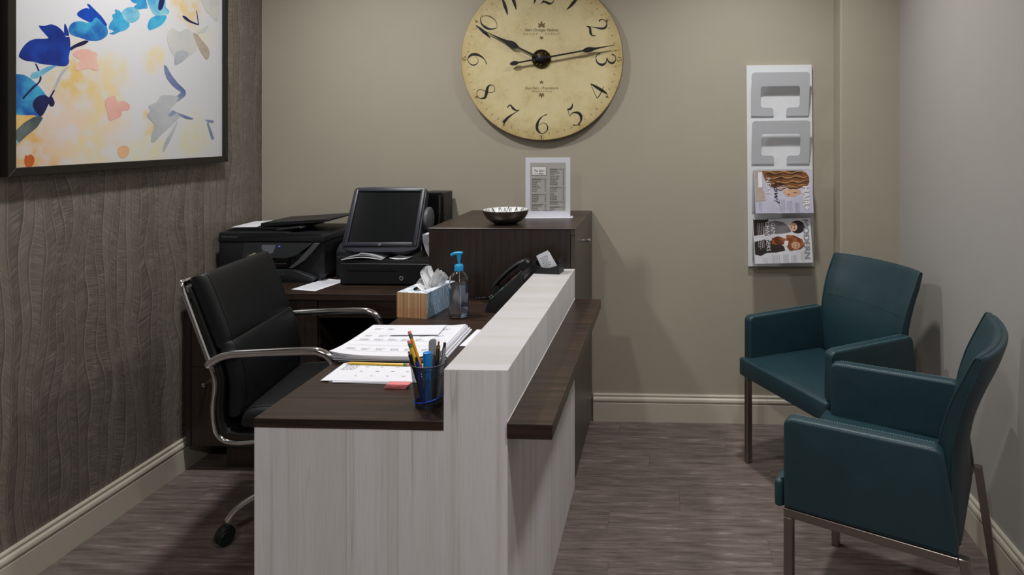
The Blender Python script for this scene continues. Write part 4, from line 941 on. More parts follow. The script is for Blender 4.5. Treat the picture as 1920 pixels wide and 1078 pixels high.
# ------------------------------------------------------------------ computer tower
tw = thing('computer_tower', 'slim black computer tower behind the monitor next to the tall cabinet', 'computer', (-1.143, 2.975, ZT))
finish('case', box(B(), 0.0, 0.105, 0.112, 0.225, 0.004, 0.372, 0.002, 1), 'black_plastic', tw)
fp = finish('front_panel', box(B(), 0.0, 0.105, 0.10, 0.1115, 0.002, 0.374, 0.003, 2), 'black_gloss', tw)
finish('trim_strip', tube(B(), smooth_path([(0.085, 0.0985, 0.362), (0.085, 0.0985, 0.27), (0.080, 0.0985, 0.21), (0.070, 0.0985, 0.15)], 6), 0.004, 6, rx=0.002), 'steel', fp)
finish('foot', box(B(), 0.01, 0.095, 0.12, 0.21, 0.0, 0.0038), 'black_plastic', tw)

# ------------------------------------------------------------------ papers on the cash drawer and the credenza
def loose_sheet(name, label, cat, loc, rotz, lx, ly, zf, mat='paper', t=0.0005, lines=None, group=None):
    o = tag(finish(name, sheet(B(), -lx / 2, lx / 2, -ly / 2, ly / 2, 10, 10, zf, t), mat, None, loc, smooth=40), label, cat, group); o.rotation_euler = (0, 0, rotz)
    if lines:
        bm = B(); r_ = random.Random(len(label))
        for (u0, u1, v, h) in lines:
            put = lambda a, b: (a, b, zf(a / lx + 0.5, b / ly + 0.5) + t + 0.0006)
            dashes(bm, (u0 - 0.5) * lx, (u1 - 0.5) * lx, (v - 0.5) * ly, h, put, r_.randint(0, 9999))
        finish('print_lines', bm, plain('ink_soft', (156, 158, 168), 0.8), o, smooth=0, kind='stuff')
    return o
bk = thing('booklet', 'grey glossy booklet bowing up on top of the cash drawer', 'booklet', (-1.30, 2.848, ZD), math.radians(3))
finish('cover', sheet(B(), -0.085, 0.085, -0.04, 0.045, 16, 6, lambda u, v: 0.003 + 0.020 * math.sin(PI * min(1, u * 1.02)) * (0.8 + 0.2 * v), 0.002), 'paper_grey', bk, smooth=50)
finish('pages', sheet(B(), -0.092, 0.080, -0.045, 0.042, 16, 6, lambda u, v: 0.0006 + 0.012 * math.sin(PI * u) * (0.8 + 0.2 * v), 0.0015), 'paper', bk, smooth=50)
finish('flap', sheet(B(), -0.020, 0.085, -0.035, 0.048, 10, 4, lambda u, v: 0.0255 - 0.0225 * u * u, 0.001), plain('paper_mid', (176, 180, 184), 0.35), bk, smooth=50)
loose_sheet('receipt_slip', 'small creased white slip lying beside the grey booklet', 'paper', (-1.150, 2.852, ZD + 0.0006), math.radians(-20), 0.08, 0.06, lambda u, v: 0.006 * abs(u - 0.5) + 0.008 * (v > 0.6) * (v - 0.6), lines=[(0.1, 0.8, 0.3, 0.002), (0.1, 0.7, 0.45, 0.002), (0.2, 0.8, 0.6, 0.002)])
pad_ = thing('paper_pad', 'curled pad of striped white paper leaning beside the tall cabinet', 'paper', (-1.030, 2.83, ZD))
for k in range(5):
    bm = B(); G = []
    for i in range(15):
        t_ = i / 14; ang = -0.45 - 2.0 * t_
        rr = 0.060 + 0.004 * k
        x_ = 0.044 + rr * 0.62 * math.cos(PI + 1.75 * t_); z_ = 0.066 + 0.006 * k * 0 + (rr) * -math.sin(1.75 * t_ * 0.9) + 0.045 * (1 - t_) - 0.003 * k * 0
        G.append([bm.verts.new((x_ - 0.002 * k, yy_, max(0.0008 + 0.0012 * (4 - k), z_))) for yy_ in (-0.006 - 0.003 * k, 0.05)])
    for a, b in zip(G, G[1:]): bm.faces.new((a[0], a[1], b[1], b[0]))
    finish('page', bm, 'paper', pad_, smooth=60)
bm = B()
for k in range(9): box(bm, -0.006 + k * 0.007, -0.0035 + k * 0.007, -0.006, -0.0052, 0.018 + 0.02 * (1 - k / 9), 0.098)
gs = NG('striped_page'); x_, y_, z_ = gs.sep(gs.coord()); st_ = gs.math('GREATER_THAN', gs.math('FRACT', gs.math('MULTIPLY', gs.math('ADD', z_, gs.math('MULTIPLY', x_, -0.35)), 190.0)), 0.55)
MATS['striped'] = gs.done(gs.mix(st_, lin((214, 214, 220)), lin((128, 128, 136))), 0.7)
bm.free(); bm = B(); prism(bm, [(-0.004, 0.104), (0.005, 0.112), (0.056, 0.118), (0.056, 0.012), (0.035, 0.016), (0.014, 0.044), (0.002, 0.076)], 0.004, 0.0055, 'xz')
finish('front_page', bm, 'striped', pad_, smooth=0)
finish('binding', tube(B(), [(-0.004, 0.002, 0.106), (0.056, 0.002, 0.121)], 0.005, 8), 'paper', pad_, smooth=60)
loose_sheet('note_sheet', 'printed white note lying on the credenza in front of the cash drawer', 'paper', (-1.482, 2.805, ZT + 0.0006), math.radians(-12), 0.118, 0.205, lambda u, v: 0.004 * abs(u - .5) * v, lines=[(0.12, 0.85, 0.84 - 0.07 * k, 0.0028) for k in range(11)])

# ------------------------------------------------------------------ tissue box
tb = thing('tissue_box', 'tissue box with orange striped end, blue patterned side and tissue pulled up', 'tissue box', (-0.882, 2.425, ZT), math.radians(-9))
def tissue_mats():
    g = NG('tissue_end'); x, y, z = g.sep(g.coord()); n = g.noise(g.comb(g.math('MULTIPLY', x, 190.0), 0.0, 0.0), 1.0, 3, 0.7); n2 = g.noise(g.comb(g.math('MULTIPLY', x, 420.0), 4.0, 0.0), 1.0, 1)
    low = g.math('LESS_THAN', z, 0.034)
    c = g.mix(g.rng(n, 0.4, 0.6), lin((206, 150, 92)), lin((238, 212, 168)))
    c = g.mix(g.rng(n2, 0.54, 0.60), c, lin((140, 74, 44)))
    c = g.mix(g.math('MULTIPLY', low, 0.25), c, lin((214, 120, 90))); MATS['tissue_end'] = g.done(c, 0.6)
    g = NG('tissue_side'); x, y, z = g.sep(g.coord()); row = g.math('FLOOR', g.math('MULTIPLY', z, 62.0)); fr = g.math('FRACT', g.math('MULTIPLY', z, 62.0))
    n = g.noise(g.comb(g.math('MULTIPLY', g.math('ADD', y, g.math('MULTIPLY', fr, 0.006)), 190.0), row, 0.0), 1.0, 2, 0.6)
    c = g.mix(g.rng(n, 0.42, 0.6), lin((92, 128, 160)), lin((188, 204, 218)))
    c = g.mix(g.rng(fr, 0.9, 1.0, 0, .6), c, lin((60, 84, 110))); MATS['tissue_side'] = g.done(c, 0.6)
    g = NG('tissue_top'); x, y, z = g.sep(g.coord()); n = g.noise(g.comb(g.math('MULTIPLY', x, 60.0), g.math('MULTIPLY', y, 60.0), 0.0), 1.0, 2)
    MATS['tissue_top'] = g.done(g.mix(g.rng(n, 0.4, 0.6), lin((176, 196, 214)), lin((226, 228, 232))), 0.6)
tissue_mats()
tx, ty, th = 0.058, 0.105, 0.089
finish('end_panel', box(B(), -tx, tx, -ty, -ty + 0.001, 0.0, th), 'tissue_end', tb, smooth=0)
finish('end_panel', box(B(), -tx, tx, ty - 0.001, ty, 0.0, th), 'tissue_end', tb, smooth=0)
for s in (-1, 1): finish('side_panel', box(B(), min(s * tx, s * (tx - 0.001)), max(s * tx, s * (tx - 0.001)), -ty + 0.0011, ty - 0.0011, 0.0, th), 'tissue_side', tb, smooth=0)
bm = B(); ov = [(0.034 * math.cos(2 * PI * k / 24), 0.075 * math.sin(2 * PI * k / 24)) for k in range(24)]
sq = [(max(-tx, min(tx, 3 * a)), max(-ty, min(ty, 3 * b))) for a, b in ov]
vi = [bm.verts.new((a, b, th)) for a, b in ov]; vo = [bm.verts.new((a, b, th)) for a, b in sq]
for k in range(24): bm.faces.new((vi[k], vi[(k + 1) % 24], vo[(k + 1) % 24], vo[k]))
for cx_ in (-1, 1):
    for cy_ in (-1, 1):
        near = sorted(range(24), key=lambda k: (sq[k][0] - cx_ * tx) ** 2 + (sq[k][1] - cy_ * ty) ** 2)[:2]
finish('top_panel', bm, 'tissue_top', tb, smooth=0)
finish('film', sheet(B(), -0.05, 0.05, -0.09, 0.09, 4, 4, lambda u, v: th - 0.012, 0.0006), 'paper_grey', tb, smooth=0)
def tissue(name, pts0, pts1):
    a = smooth_path(pts0, 6); b = smooth_path(pts1, 6); bm = B(); n = 8; rows = []
    for p, q in zip(a, b): rows.append([bm.verts.new(p.lerp(q, k / n) + Vector((0, 0.012 * math.sin(k * 1.9), 0.004 * math.sin(k * 2.3)))) for k in range(n + 1)])
    for r0, r1 in zip(rows, rows[1:]):
        for k in range(n): bm.faces.new((r0[k], r0[k + 1], r1[k + 1], r1[k]))
    return finish(name, bm, plain('tissue_paper', (238, 238, 240), 0.9, var=0.01), tb, smooth=80)
tissue('tissue', [(0.018, -0.03, th - 0.010), (0.000, -0.03, th + 0.03), (-0.012, -0.025, th + 0.055), (0.002, -0.02, th + 0.074)], [(0.030, 0.03, th - 0.010), (0.024, 0.02, th + 0.03), (0.018, 0.01, th + 0.052), (0.014, 0.0, th + 0.076)])
tissue('tissue', [(0.016, -0.02, th - 0.010), (0.022, -0.02, th + 0.02), (0.030, -0.01, th + 0.045), (0.040, 0.0, th + 0.064)], [(0.034, 0.05, th - 0.010), (0.050, 0.05, th + 0.012), (0.058, 0.05, th + 0.024), (0.054, 0.03, th + 0.046)])
tissue('tissue', [(0.006, -0.04, th - 0.010), (-0.018, -0.04, th + 0.008), (-0.026, -0.03, th + 0.014), (-0.018, -0.02, th + 0.03)], [(0.012, 0.02, th - 0.010), (-0.004, 0.02, th + 0.010), (-0.010, 0.02, th + 0.02), (0.0, 0.02, th + 0.035)])

# ------------------------------------------------------------------ hand sanitizer
sb_ = thing('pump_bottle', 'clear bottle of hand sanitizer with bright blue pump on the desk', 'bottle', (-0.737, 2.345, ZT))
gl = NG('clear_plastic'); gl.b.inputs['Transmission Weight'].default_value = 1.0; gl.b.inputs['IOR'].default_value = 1.46
MATS['clear'] = gl.done(gl.mix(gl.noise(gl.coord(), 8), (.93, .95, .97, 1), (.97, .98, 1, 1)), 0.03)
gl = NG('gel'); gl.b.inputs['Transmission Weight'].default_value = 1.0; gl.b.inputs['IOR'].default_value = 1.35
MATS['gel'] = gl.done(gl.mix(gl.noise(gl.coord(), 8), (.90, .93, .97, 1), (.95, .97, 1, 1)), 0.02)
plain('pump_blue', (22, 150, 205), 0.4, var=0.03)
finish('bottle', lathe(B(), [(0, 0.002), (0.026, 0.0), (0.033, 0.003), (0.0345, 0.012), (0.0345, 0.125), (0.032, 0.143), (0.024, 0.157), (0.014, 0.163), (0.013, 0.172),
                              (0.0115, 0.172), (0.0125, 0.162), (0.0225, 0.1555), (0.0305, 0.142), (0.033, 0.125), (0.033, 0.014), (0.0315, 0.0075), (0, 0.0065)], 32), 'clear', sb_, smooth=50)
finish('gel', lathe(B(), [(0, 0.0068), (0.0312, 0.0078), (0.0328, 0.014), (0.0328, 0.118), (0, 0.118)], 32), 'gel', sb_, smooth=50)
finish('dip_tube', tube(B(), [(0, 0, 0.165), (0.004, 0, 0.02)], 0.0022, 8), 'clear', sb_, smooth=60)
pu = finish('pump_collar', lathe(B(), [(0.0155, 0.164), (0.0155, 0.184), (0.013, 0.187), (0.008, 0.188), (0.0045, 0.190), (0.0045, 0.212), (0, 0.212)], 24), 'pump_blue', sb_, smooth=50)
finish('pump_head', tube(B(), smooth_path([(0.013, 0, 0.226), (0.002, 0, 0.227), (-0.014, 0, 0.225), (-0.027, 0, 0.219)], 5), 0.0055, 10, rx=0.009), 'pump_blue', sb_, smooth=60)
finish('pump_stem', lathe(B(), [(0.006, 0.2), (0.009, 0.222), (0.009, 0.228), (0, 0.230)], 16), 'pump_blue', sb_, smooth=50)
bm = B()
for k in range(-4, 5):
    pass
lb = B(); R_ = 0.0347; a0, a1 = math.radians(20), math.radians(110); n = 12; G = []
for k in range(n + 1):
    a = a0 + (a1 - a0) * k / n; G.append([lb.verts.new((R_ * math.cos(a), R_ * math.sin(a), z)) for z in (0.03, 0.115)])
for a, b in zip(G, G[1:]): lb.faces.new((a[0], b[0], b[1], a[1]))
finish('rear_label', lb, plain('label_blue', (126, 146, 182), 0.5, var=0.25, scale=60), sb_, smooth=60)
lb = B(); G = []
a0, a1 = math.radians(175), math.radians(215)
for k in range(7):
    a = a0 + (a1 - a0) * k / 6; G.append([lb.verts.new((R_ * math.cos(a), R_ * math.sin(a), z)) for z in (0.072, 0.110)])
for a, b in zip(G, G[1:]): lb.faces.new((a[0], b[0], b[1], a[1]))
finish('side_label', lb, 'pump_blue', sb_, smooth=60)

# ------------------------------------------------------------------ telephone (front edge faces -x, handset on the far side)
ph = thing('desk_telephone', 'black desk telephone with handset and coiled cord leaning behind the white ledge', 'telephone', (-0.656, 2.40, ZT))
finish('base', prism(B(), rounded([(0.0, 0.004), (0.0, 0.026), (0.128, 0.142), (0.142, 0.142), (0.142, 0.0), (0.01, 0.0)], [.004, .012, .006, .004, .002, .004], 3), 0.0, 0.175, 'xz', 0.004, 2), 'black_plastic', ph)
sl_ = math.atan2(0.116, 0.128); ux, uz = math.cos(sl_), math.sin(sl_)
def onph(u, y, h): return (0.006 + u * ux - h * uz, y, 0.0325 + u * uz + h * ux)
def slab_on(u0, u1, y0, y1, h0, h1):
    bm = B(); v = [bm.verts.new(onph(u, y, h)) for u in (u0, u1) for y in (y0, y1) for h in (h0, h1)]
    for q in ((0, 1, 3, 2), (4, 6, 7, 5), (0, 4, 5, 1), (2, 3, 7, 6), (0, 2, 6, 4), (1, 5, 7, 3)): bm.faces.new([v[i] for i in q])
    return bm
plain('key_grey', (70, 74, 76), 0.5, var=0.1); plain('key_red', (190, 70, 50), 0.5); plain('key_green', (90, 150, 130), 0.5)
finish('face_plate', slab_on(0.004, 0.150, 0.006, 0.105, -0.002, 0.003), 'black_gloss', ph, smooth=0)
for i in range(7):
    for j in range(3):
        mt_ = 'key_red' if (i, j) == (6, 1) else ('key_green' if (i, j) in ((0, 0), (3, 0)) else 'key_grey')
        finish('key', slab_on(0.014 + i * 0.0165, 0.025 + i * 0.0165, 0.014 + j * 0.024, 0.031 + j * 0.024, 0.003, 0.0065), mt_, ph, smooth=0)
finish('display', slab_on(0.130, 0.146, 0.014, 0.095, 0.003, 0.005), 'screen_grey', ph, smooth=0)
hs = [onph(-0.004, 0.140, 0.006), onph(0.004, 0.140, 0.026), onph(0.035, 0.140, 0.034), onph(0.085, 0.140, 0.037), onph(0.135, 0.140, 0.034), onph(0.168, 0.140, 0.024), onph(0.176, 0.140, 0.008)]
finish('handset', tube(B(), smooth_path(hs, 5), 0.0095, 12, rx=0.021), 'black_plastic', ph, smooth=60)
for u_ in (0.012, 0.158): finish('handset_cup', slab_on(u_ - 0.017, u_ + 0.017, 0.118, 0.162, 0.004, 0.028), 'black_plastic', ph, smooth=0)
P = []
path = smooth_path([(-0.004, 0.150, 0.030), (-0.030, 0.158, 0.014), (-0.06, 0.166, 0.011), (-0.10, 0.172, 0.011), (-0.15, 0.178, 0.011), (-0.19, 0.178, 0.011)], 40)
for i, p in enumerate(path):
    a = i * 0.9; t_ = (path[min(i + 1, len(path) - 1)] - path[max(i - 1, 0)]).normalized(); n1 = t_.cross(Vector((0, 0, 1))).normalized(); n2 = t_.cross(n1)
    P.append(p + n1 * (0.0062 * math.cos(a)) + n2 * (0.0062 * math.sin(a)))
finish('cord', tube(B(), P, 0.0017, 5), 'black_gloss', ph, smooth=60)

# ------------------------------------------------------------------ business card holder on the ledge
ch_ = thing('card_holder', 'black business card holder at the end of the white ledge', 'card holder', (-0.452, 2.543, ZL), math.radians(-8))
cw, cdp = 0.053, 0.030
finish('front_wall', prism(B(), [(-cw, 0.0), (cw, 0.0), (cw, 0.040)] + [(cw * (1 - 2 * k / 12), 0.040 - 0.017 * math.sin(PI * k / 12) ** 0.8) for k in range(1, 12)] + [(-cw, 0.040)], -cdp, -cdp + 0.003, 'xz'), 'black_plastic', ch_)
finish('base', box(B(), -cw, cw, -cdp + 0.0031, cdp, 0.0, 0.004), 'black_plastic', ch_)
finish('back_wall', box(B(), -cw, cw, cdp - 0.003, cdp, 0.0041, 0.040), 'black_plastic', ch_)
for s in (-1, 1):
    finish('side_wall', prism(B(), [(-cdp + 0.0031, 0.0041), (cdp - 0.0031, 0.0041), (cdp - 0.0031, 0.066 if s > 0 else 0.045), (-cdp + 0.0031, 0.055 if s > 0 else 0.042)], min(s * cw, s * (cw - 0.003)), max(s * cw, s * (cw - 0.003)), 'yz'), 'black_plastic', ch_)
for i in range(9):
    c_ = finish('business_card', box(B(), -0.0255, 0.0255, -0.0006, 0.0006, 0.0, 0.0885), 'paper', None, smooth=0)
    back = i < 4
    M_ = Matrix.Translation((-0.452, 2.543, ZL)) @ Matrix.Rotation(math.radians(-8), 4, 'Z') @ Matrix.Translation(((-0.012 if back else 0.004) + i * 0.0006 + 0.012, 0.020 - i * 0.0042, 0.0048)) @ Matrix.Rotation(math.radians(-26 if back else -32), 4, 'Y') @ Matrix.Rotation(math.radians(-3), 4, 'X')
    c_.matrix_world = M_
    c_.scale = (0.96, 1, 0.82)
    tag(c_, 'white business card showing its printed face at the front of the black holder' if i == 8 else 'white business card tucked behind the printed front one in the black holder', 'business card', 'business cards in the holder')
    if i == 8:
        bm = B()
        for k in range(5): dashes(bm, -0.018, 0.016 - 0.004 * (k % 3), 0.072 - k * 0.009, 0.003, lambda a, b: (a, -0.0009, b), k + 4, 0.003, 0.007, 0.002)
        finish('print_lines', bm, 'ink', c_, smooth=0, kind='stuff')
        text('The Salon', 0.009, 'ink_black', c_, (-0.018, -0.0009, 0.078), WALLROT)

# ------------------------------------------------------------------ bowl and price list on the tall cabinet
bw = thing('bowl', 'dark metallic bowl with black and white zigzag inside, on the tall cabinet', 'bowl', (-0.668, 2.757, 1.015))
plain('pewter', (122, 110, 104), 0.24, 0.85, var=0.08)
OUT = [(0, 0.0), (0.040, 0.0), (0.048, 0.003), (0.064, 0.011), (0.080, 0.025), (0.091, 0.042), (0.0965, 0.058)]
finish('shell', lathe(B(), OUT + [(0.0945, 0.0585), (0.0885, 0.0445), (0.0765, 0.029), (0.057, 0.0145), (0.03, 0.009), (0, 0.008)], 48), 'pewter', bw, smooth=60)
gb = NG('zigzag'); x, y, z = gb.sep(gb.coord()); an = gb.math('ARCTAN2', y, x)
v1 = gb.math('ABSOLUTE', gb.math('SUBTRACT', gb.math('MULTIPLY', gb.math('PINGPONG', gb.math('MULTIPLY', an, 7.0), 1.0), 0.040), gb.math('SUBTRACT', z, 0.014)))
v2 = gb.math('ABSOLUTE', gb.math('SUBTRACT', gb.math('MULTIPLY', gb.math('PINGPONG', gb.math('ADD', gb.math('MULTIPLY', an, 5.1), 0.4), 1.0), 0.046), gb.math('SUBTRACT', z, 0.012)))
ln = gb.math('MAXIMUM', gb.math('LESS_THAN', v1, 0.0035), gb.math('LESS_THAN', v2, 0.0035))
MATS['zigzag'] = gb.done(gb.mix(ln, lin((228, 228, 228)), lin((20, 20, 22))), 0.3)
finish('lining', lathe(B(), [(0.0942, 0.0588), (0.0880, 0.0452), (0.0760, 0.0297), (0.0565, 0.0152), (0.03, 0.0097), (0, 0.0087)], 48), 'zigzag', bw, smooth=60)
mn = thing('sign_holder', 'white upright price list in a clear holder on the tall cabinet', 'sign', (-0.527, 2.957, 1.015), math.radians(6))
SW, SH_ = 0.099, 0.268
gl = NG('acrylic'); gl.b.inputs['Transmission Weight'].default_value = 0.9; gl.b.inputs['IOR'].default_value = 1.45
MATS['acrylic'] = gl.done(gl.mix(gl.noise(gl.coord(), 8), (.92, .94, .96, 1), (.97, .98, 1, 1)), 0.05)
plain('list_grey', (170, 168, 163), 0.6, var=0.01); plain('list_head', (146, 143, 138), 0.6, var=0.01); plain('list_ink', (104, 100, 97), 0.7, var=0.05)
finish('foot', prism(B(), rounded([(-SW, -0.035), (SW + 0.012, -0.035), (SW + 0.012, 0.035), (-SW, 0.035)], 0.003, 2), 0.0, 0.0025, 'xy'), plain('foot_white', (214, 214, 222), 0.3), mn)
pg_ = finish('price_sheet', box(B(), -SW, SW, -0.0012, 0.0012, 0.0028, SH_), plain('list_white', (216, 216, 226), 0.4, var=0.01), mn, smooth=0)
def lf(nm, x0, x1, z0, z1, mat, d=0.0016):
    bm = B(); quad(bm, [(x0, -d, z0), (x1, -d, z0), (x1, -d, z1), (x0, -d, z1)]); return finish(nm, bm, mat, pg_, smooth=0)
lf('panel', -0.079, 0.079, 0.030, 0.245, 'list_grey')
lf('logo_frame', -0.072, -0.007, 0.188, 0.228, 'list_ink', 0.0019); lf('logo_box', -0.070, -0.009, 0.190, 0.226, 'ink_white', 0.0022)
text('The Salon', 0.0155, 'ink_black', pg_, (-0.064, -0.0025, 0.204), WALLROT, 0.3, sx=0.78)
text('AT THE', 0.0052, 'list_ink', pg_, (-0.060, -0.0025, 0.194), WALLROT, sx=1.0)
bm = B(); dashes(bm, -0.040, -0.018, 0.194, 0.0032, lambda a, b: (a, -0.0025, b), 1, 0.02, 0.022); finish('print_line', bm, 'list_ink', pg_, smooth=0)
L_ = [(0.168, 7), (0.099, 4), (0.054, 3)]; R2 = [(0.212, 9), (0.130, 7), (0.066, 1), (0.043, 1)]
k = 0; bm = B()
for x0, cols in ((-0.072, L_), (0.008, R2)):
    for z0, n in cols:
        lf('heading_band', x0, x0 + 0.066, z0, z0 + 0.0068, 'list_head', 0.0019)
        put = lambda a, b: (a, -0.0023, b)
        k += 1; dashes(bm, x0 + 0.001, x0 + 0.034 + 0.006 * (k % 3), z0 + 0.0016, 0.0036, put, k, 0.006, 0.012, 0.002)
        for i in range(n):
            k += 1; zz = z0 - 0.0075 * (i + 1) + 0.0012
            dashes(bm, x0 + 0.001, x0 + 0.018 + random.Random(k).uniform(0, 0.026), zz, 0.0028, put, k, 0.004, 0.011, 0.002)
            dashes(bm, x0 + 0.058, x0 + 0.064, zz, 0.0028, put, k, 0.004, 0.006, 0.002)
dashes(bm, -0.02, 0.025, 0.031, 0.0018, lambda a, b: (a, -0.0023, b), 3)
finish('print_lines', bm, 'list_ink', pg_, smooth=0, kind='stuff')

# ------------------------------------------------------------------ papers on the desk
st = thing('paper_stack', 'thick uneven stack of printed white schedules on the desk worktop', 'paper stack', (-0.795, 2.02, ZT), math.radians(1.5))
NS = 15; slx, sly = 0.305, 0.305
for k in range(NS):
    r_ = random.Random(k); dz = 0.0014 * k; last = k == NS - 1
    dx_ = r_.uniform(-0.006, 0.006) - 0.0006 * k; dy_ = r_.uniform(-0.005, 0.005) - 0.001 * k + 0.006
    curl = 0.0011 * k * (0.7 + 0.6 * r_.random())
    zf = lambda u, v, dz=dz, curl=curl: 0.0006 + dz + curl * math.exp(-((1 - u) * 0 + u * 5 + v * 3.5)) * 0.9 + 0.004 * (dz / 0.02) * max(0, u - 0.85) / 0.15
    o = finish('sheet', sheet(B(), -slx / 2, slx / 2, -sly / 2, sly / 2, 14, 8, zf, 0.0009), 'paper', st, (dx_, dy_, 0), smooth=40)
    if last:
        bm = B(); put = lambda a, b: (a, b, zf(a / slx + 0.5, b / sly + 0.5) + 0.0017)
        rr = random.Random(5)
        for vv in (0.20, 0.50, 0.62, 0.86):
            for uu in (0.08, 0.22, 0.36, 0.5, 0.64, 0.8):
                if vv > 0.55 and 0.25 < uu < 0.6: continue
                for q in range(3): dashes(bm, (uu - 0.5) * slx, (uu - 0.5) * slx + rr.uniform(0.015, 0.03), (vv - 0.5) * sly - q * 0.006, 0.0019, put, rr.randint(0, 999), 0.004, 0.009, 0.002)
        for vv in (0.12, 0.30, 0.44, 0.70, 0.94): dashes(bm, (0.04 - .5) * slx, (0.96 - .5) * slx, (vv - .5) * sly, 0.0009, put, 2, 0.02, 0.021, 0.0)
        finish('print_lines', bm, plain('ink_soft', (150, 152, 162), 0.8), o, smooth=0, kind='stuff')
hl = loose_sheet('memo_sheet', 'blank white half sheet lying on the stack of schedules', 'paper', (-0.790, 2.10, ZT + 0.0250), math.radians(4), 0.15, 0.105, lambda u, v: 0.0)
loose_sheet('loose_sheet', 'printed sheet poking out between the schedule stack and the white ledge', 'paper', (-0.574, 2.105, ZT + 0.0006), math.radians(-2), 0.115, 0.17, lambda u, v: 0.0, lines=[(0.3, 0.9, 0.9 - 0.09 * k, 0.002) for k in range(8)])
for k, (nm, lb_) in enumerate((('flyer', 'grey edged flyer at the bottom of the pile under the calendar page'), ('flyer', 'thin white flyer sandwiched right below the calendar page'), ('calendar_sheet', 'printed calendar page at the front of the desk under the yellow pencil'))):
    loose_sheet(nm, lb_, 'paper', (-0.785 + (0.012, 0.02, 0)[k], 1.789 + (-0.010, -0.005, 0)[k], ZT + 0.0006 + 0.0013 * k), math.radians((-3, 2, 0.5)[k]), (0.22, 0.225, 0.25)[k], 0.135, lambda u, v: 0.0, 'paper' if k else 'paper_grey', 0.0008,
                lines=([(0.30 + 0.17 * i, 0.34 + 0.17 * i, 0.75 - 0.25 * j, 0.003) for i in range(4) for j in range(3)] + [(0.06, 0.22, 0.92 - 0.055 * j, 0.002) for j in range(7)]) if k == 2 else None)
plain('pencil_yellow', (222, 178, 28), 0.4, var=0.05); plain('pencil_orange', (226, 150, 24), 0.4, var=0.05); plain('eraser_pink', (226, 128, 128), 0.7, var=0.05); plain('ferrule', (150, 150, 140), 0.3, 0.8); plain('ferrule_green', (96, 130, 80), 0.4, 0.4); plain('bare_wood', (222, 186, 140), 0.7); plain('graphite', (40, 40, 42), 0.5)
def pencil(name, label, mat, fer, p0, p1, group=None, r=0.0036, sharpened=True):
    """p0 tip, p1 eraser end, world coordinates"""
    p0 = Vector(p0); p1 = Vector(p1); d = (p1 - p0).normalized(); L = (p1 - p0).length
    t = thing(name, label, 'pencil', p0, 0.0, group); at_ = lambda s: d * s
    finish('barrel', tube(B(), [at_(0.018), at_(L - 0.018)], r, 6), mat, t, smooth=20)
    finish('point', tube(B(), [at_(0.004), at_(0.018)], [r * 0.3, r * 0.95], 10), 'bare_wood', t)
    finish('lead', tube(B(), [at_(0.0), at_(0.004)], [0.0003, r * 0.3], 8), 'graphite', t)
    finish('ferrule', tube(B(), [at_(L - 0.018), at_(L - 0.007)], r * 1.02, 12), fer, t, smooth=60)
    finish('eraser_tip', tube(B(), [at_(L - 0.007), at_(L - 0.001), at_(L)], [r * 0.95, r * 0.95, r * 0.7], 12), 'eraser_pink', t, smooth=60)
    return t
pencil('pencil', 'yellow pencil lying flat across the calendar page', 'pencil_yellow', 'ferrule_green', (-0.905, 1.842, ZT + 0.0078), (-0.715, 1.834, ZT + 0.0078))
er = tag(finish('eraser', prism(B(), rounded([(-0.032, 0.0), (0.026, 0.0), (0.034, 0.012), (-0.024, 0.012)], 0.002, 2), -0.010, 0.010, 'xz', 0.0015, 2), 'eraser_pink', None, (-0.692, 1.690, ZT)), 'pink wedge eraser lying on the desk beside the pen cup', 'eraser')
def pen(name, label, cat, p0, p1, r, mat, parts=(), group=None):
    """p0 low end, p1 top; parts: (name, s0, s1, radius, material) in metres measured from the top"""
    p0 = Vector(p0); p1 = Vector(p1); d = (p1 - p0).normalized(); L = (p1 - p0).length
    t = thing(name, label, cat, p0, 0.0, group)
    top = max([s1 for _, s0, s1, rr, mm_ in parts if s0 <= 0.0001] + [0.0])
    finish('barrel', tube(B(), [d * 0.008, d * (L - top)], r, 14), mat, t, smooth=50)
    finish('tip', tube(B(), [d * 0.0, d * 0.008], [r * 0.25, r * 0.9], 12), 'graphite', t, smooth=50)
    for nm, s0, s1, rr, mm_ in parts:
        if nm == 'clip':
            side = d.cross(Vector((1, 0, 0))).normalized() * -1
            finish(nm, tube(B(), [d * (L - s0) + side * (r + 0.001), d * (L - s1) + side * (r + 0.0015)], 0.001, 6, rx=0.002), mm_, t)
        else: finish(nm, tube(B(), [d * (L - s1), d * (L - s0 - 0.001), d * (L - s0)], [rr, rr, rr * 0.75], 14), mm_, t, smooth=50)
    return t
plain('pen_blue', (30, 60, 150), 0.35); plain('cap_blue', (24, 132, 214), 0.4); plain('pen_black', (28, 28, 30), 0.3); plain('pen_grey', (150, 152, 154), 0.4); plain('gold', (168, 136, 84), 0.3, 0.8); plain('pen_navy', (34, 34, 74), 0.4)
pen('ballpoint_pen', 'navy pen lying on the desk between the paper stack and the ledge', 'pen', (-0.5985, 1.815, ZT + 0.0048), (-0.590, 1.955, ZT + 0.0048), 0.0046, 'pen_navy', (('cap', 0.0, 0.05, 0.0053 - 0.0005, 'pen_navy'),))

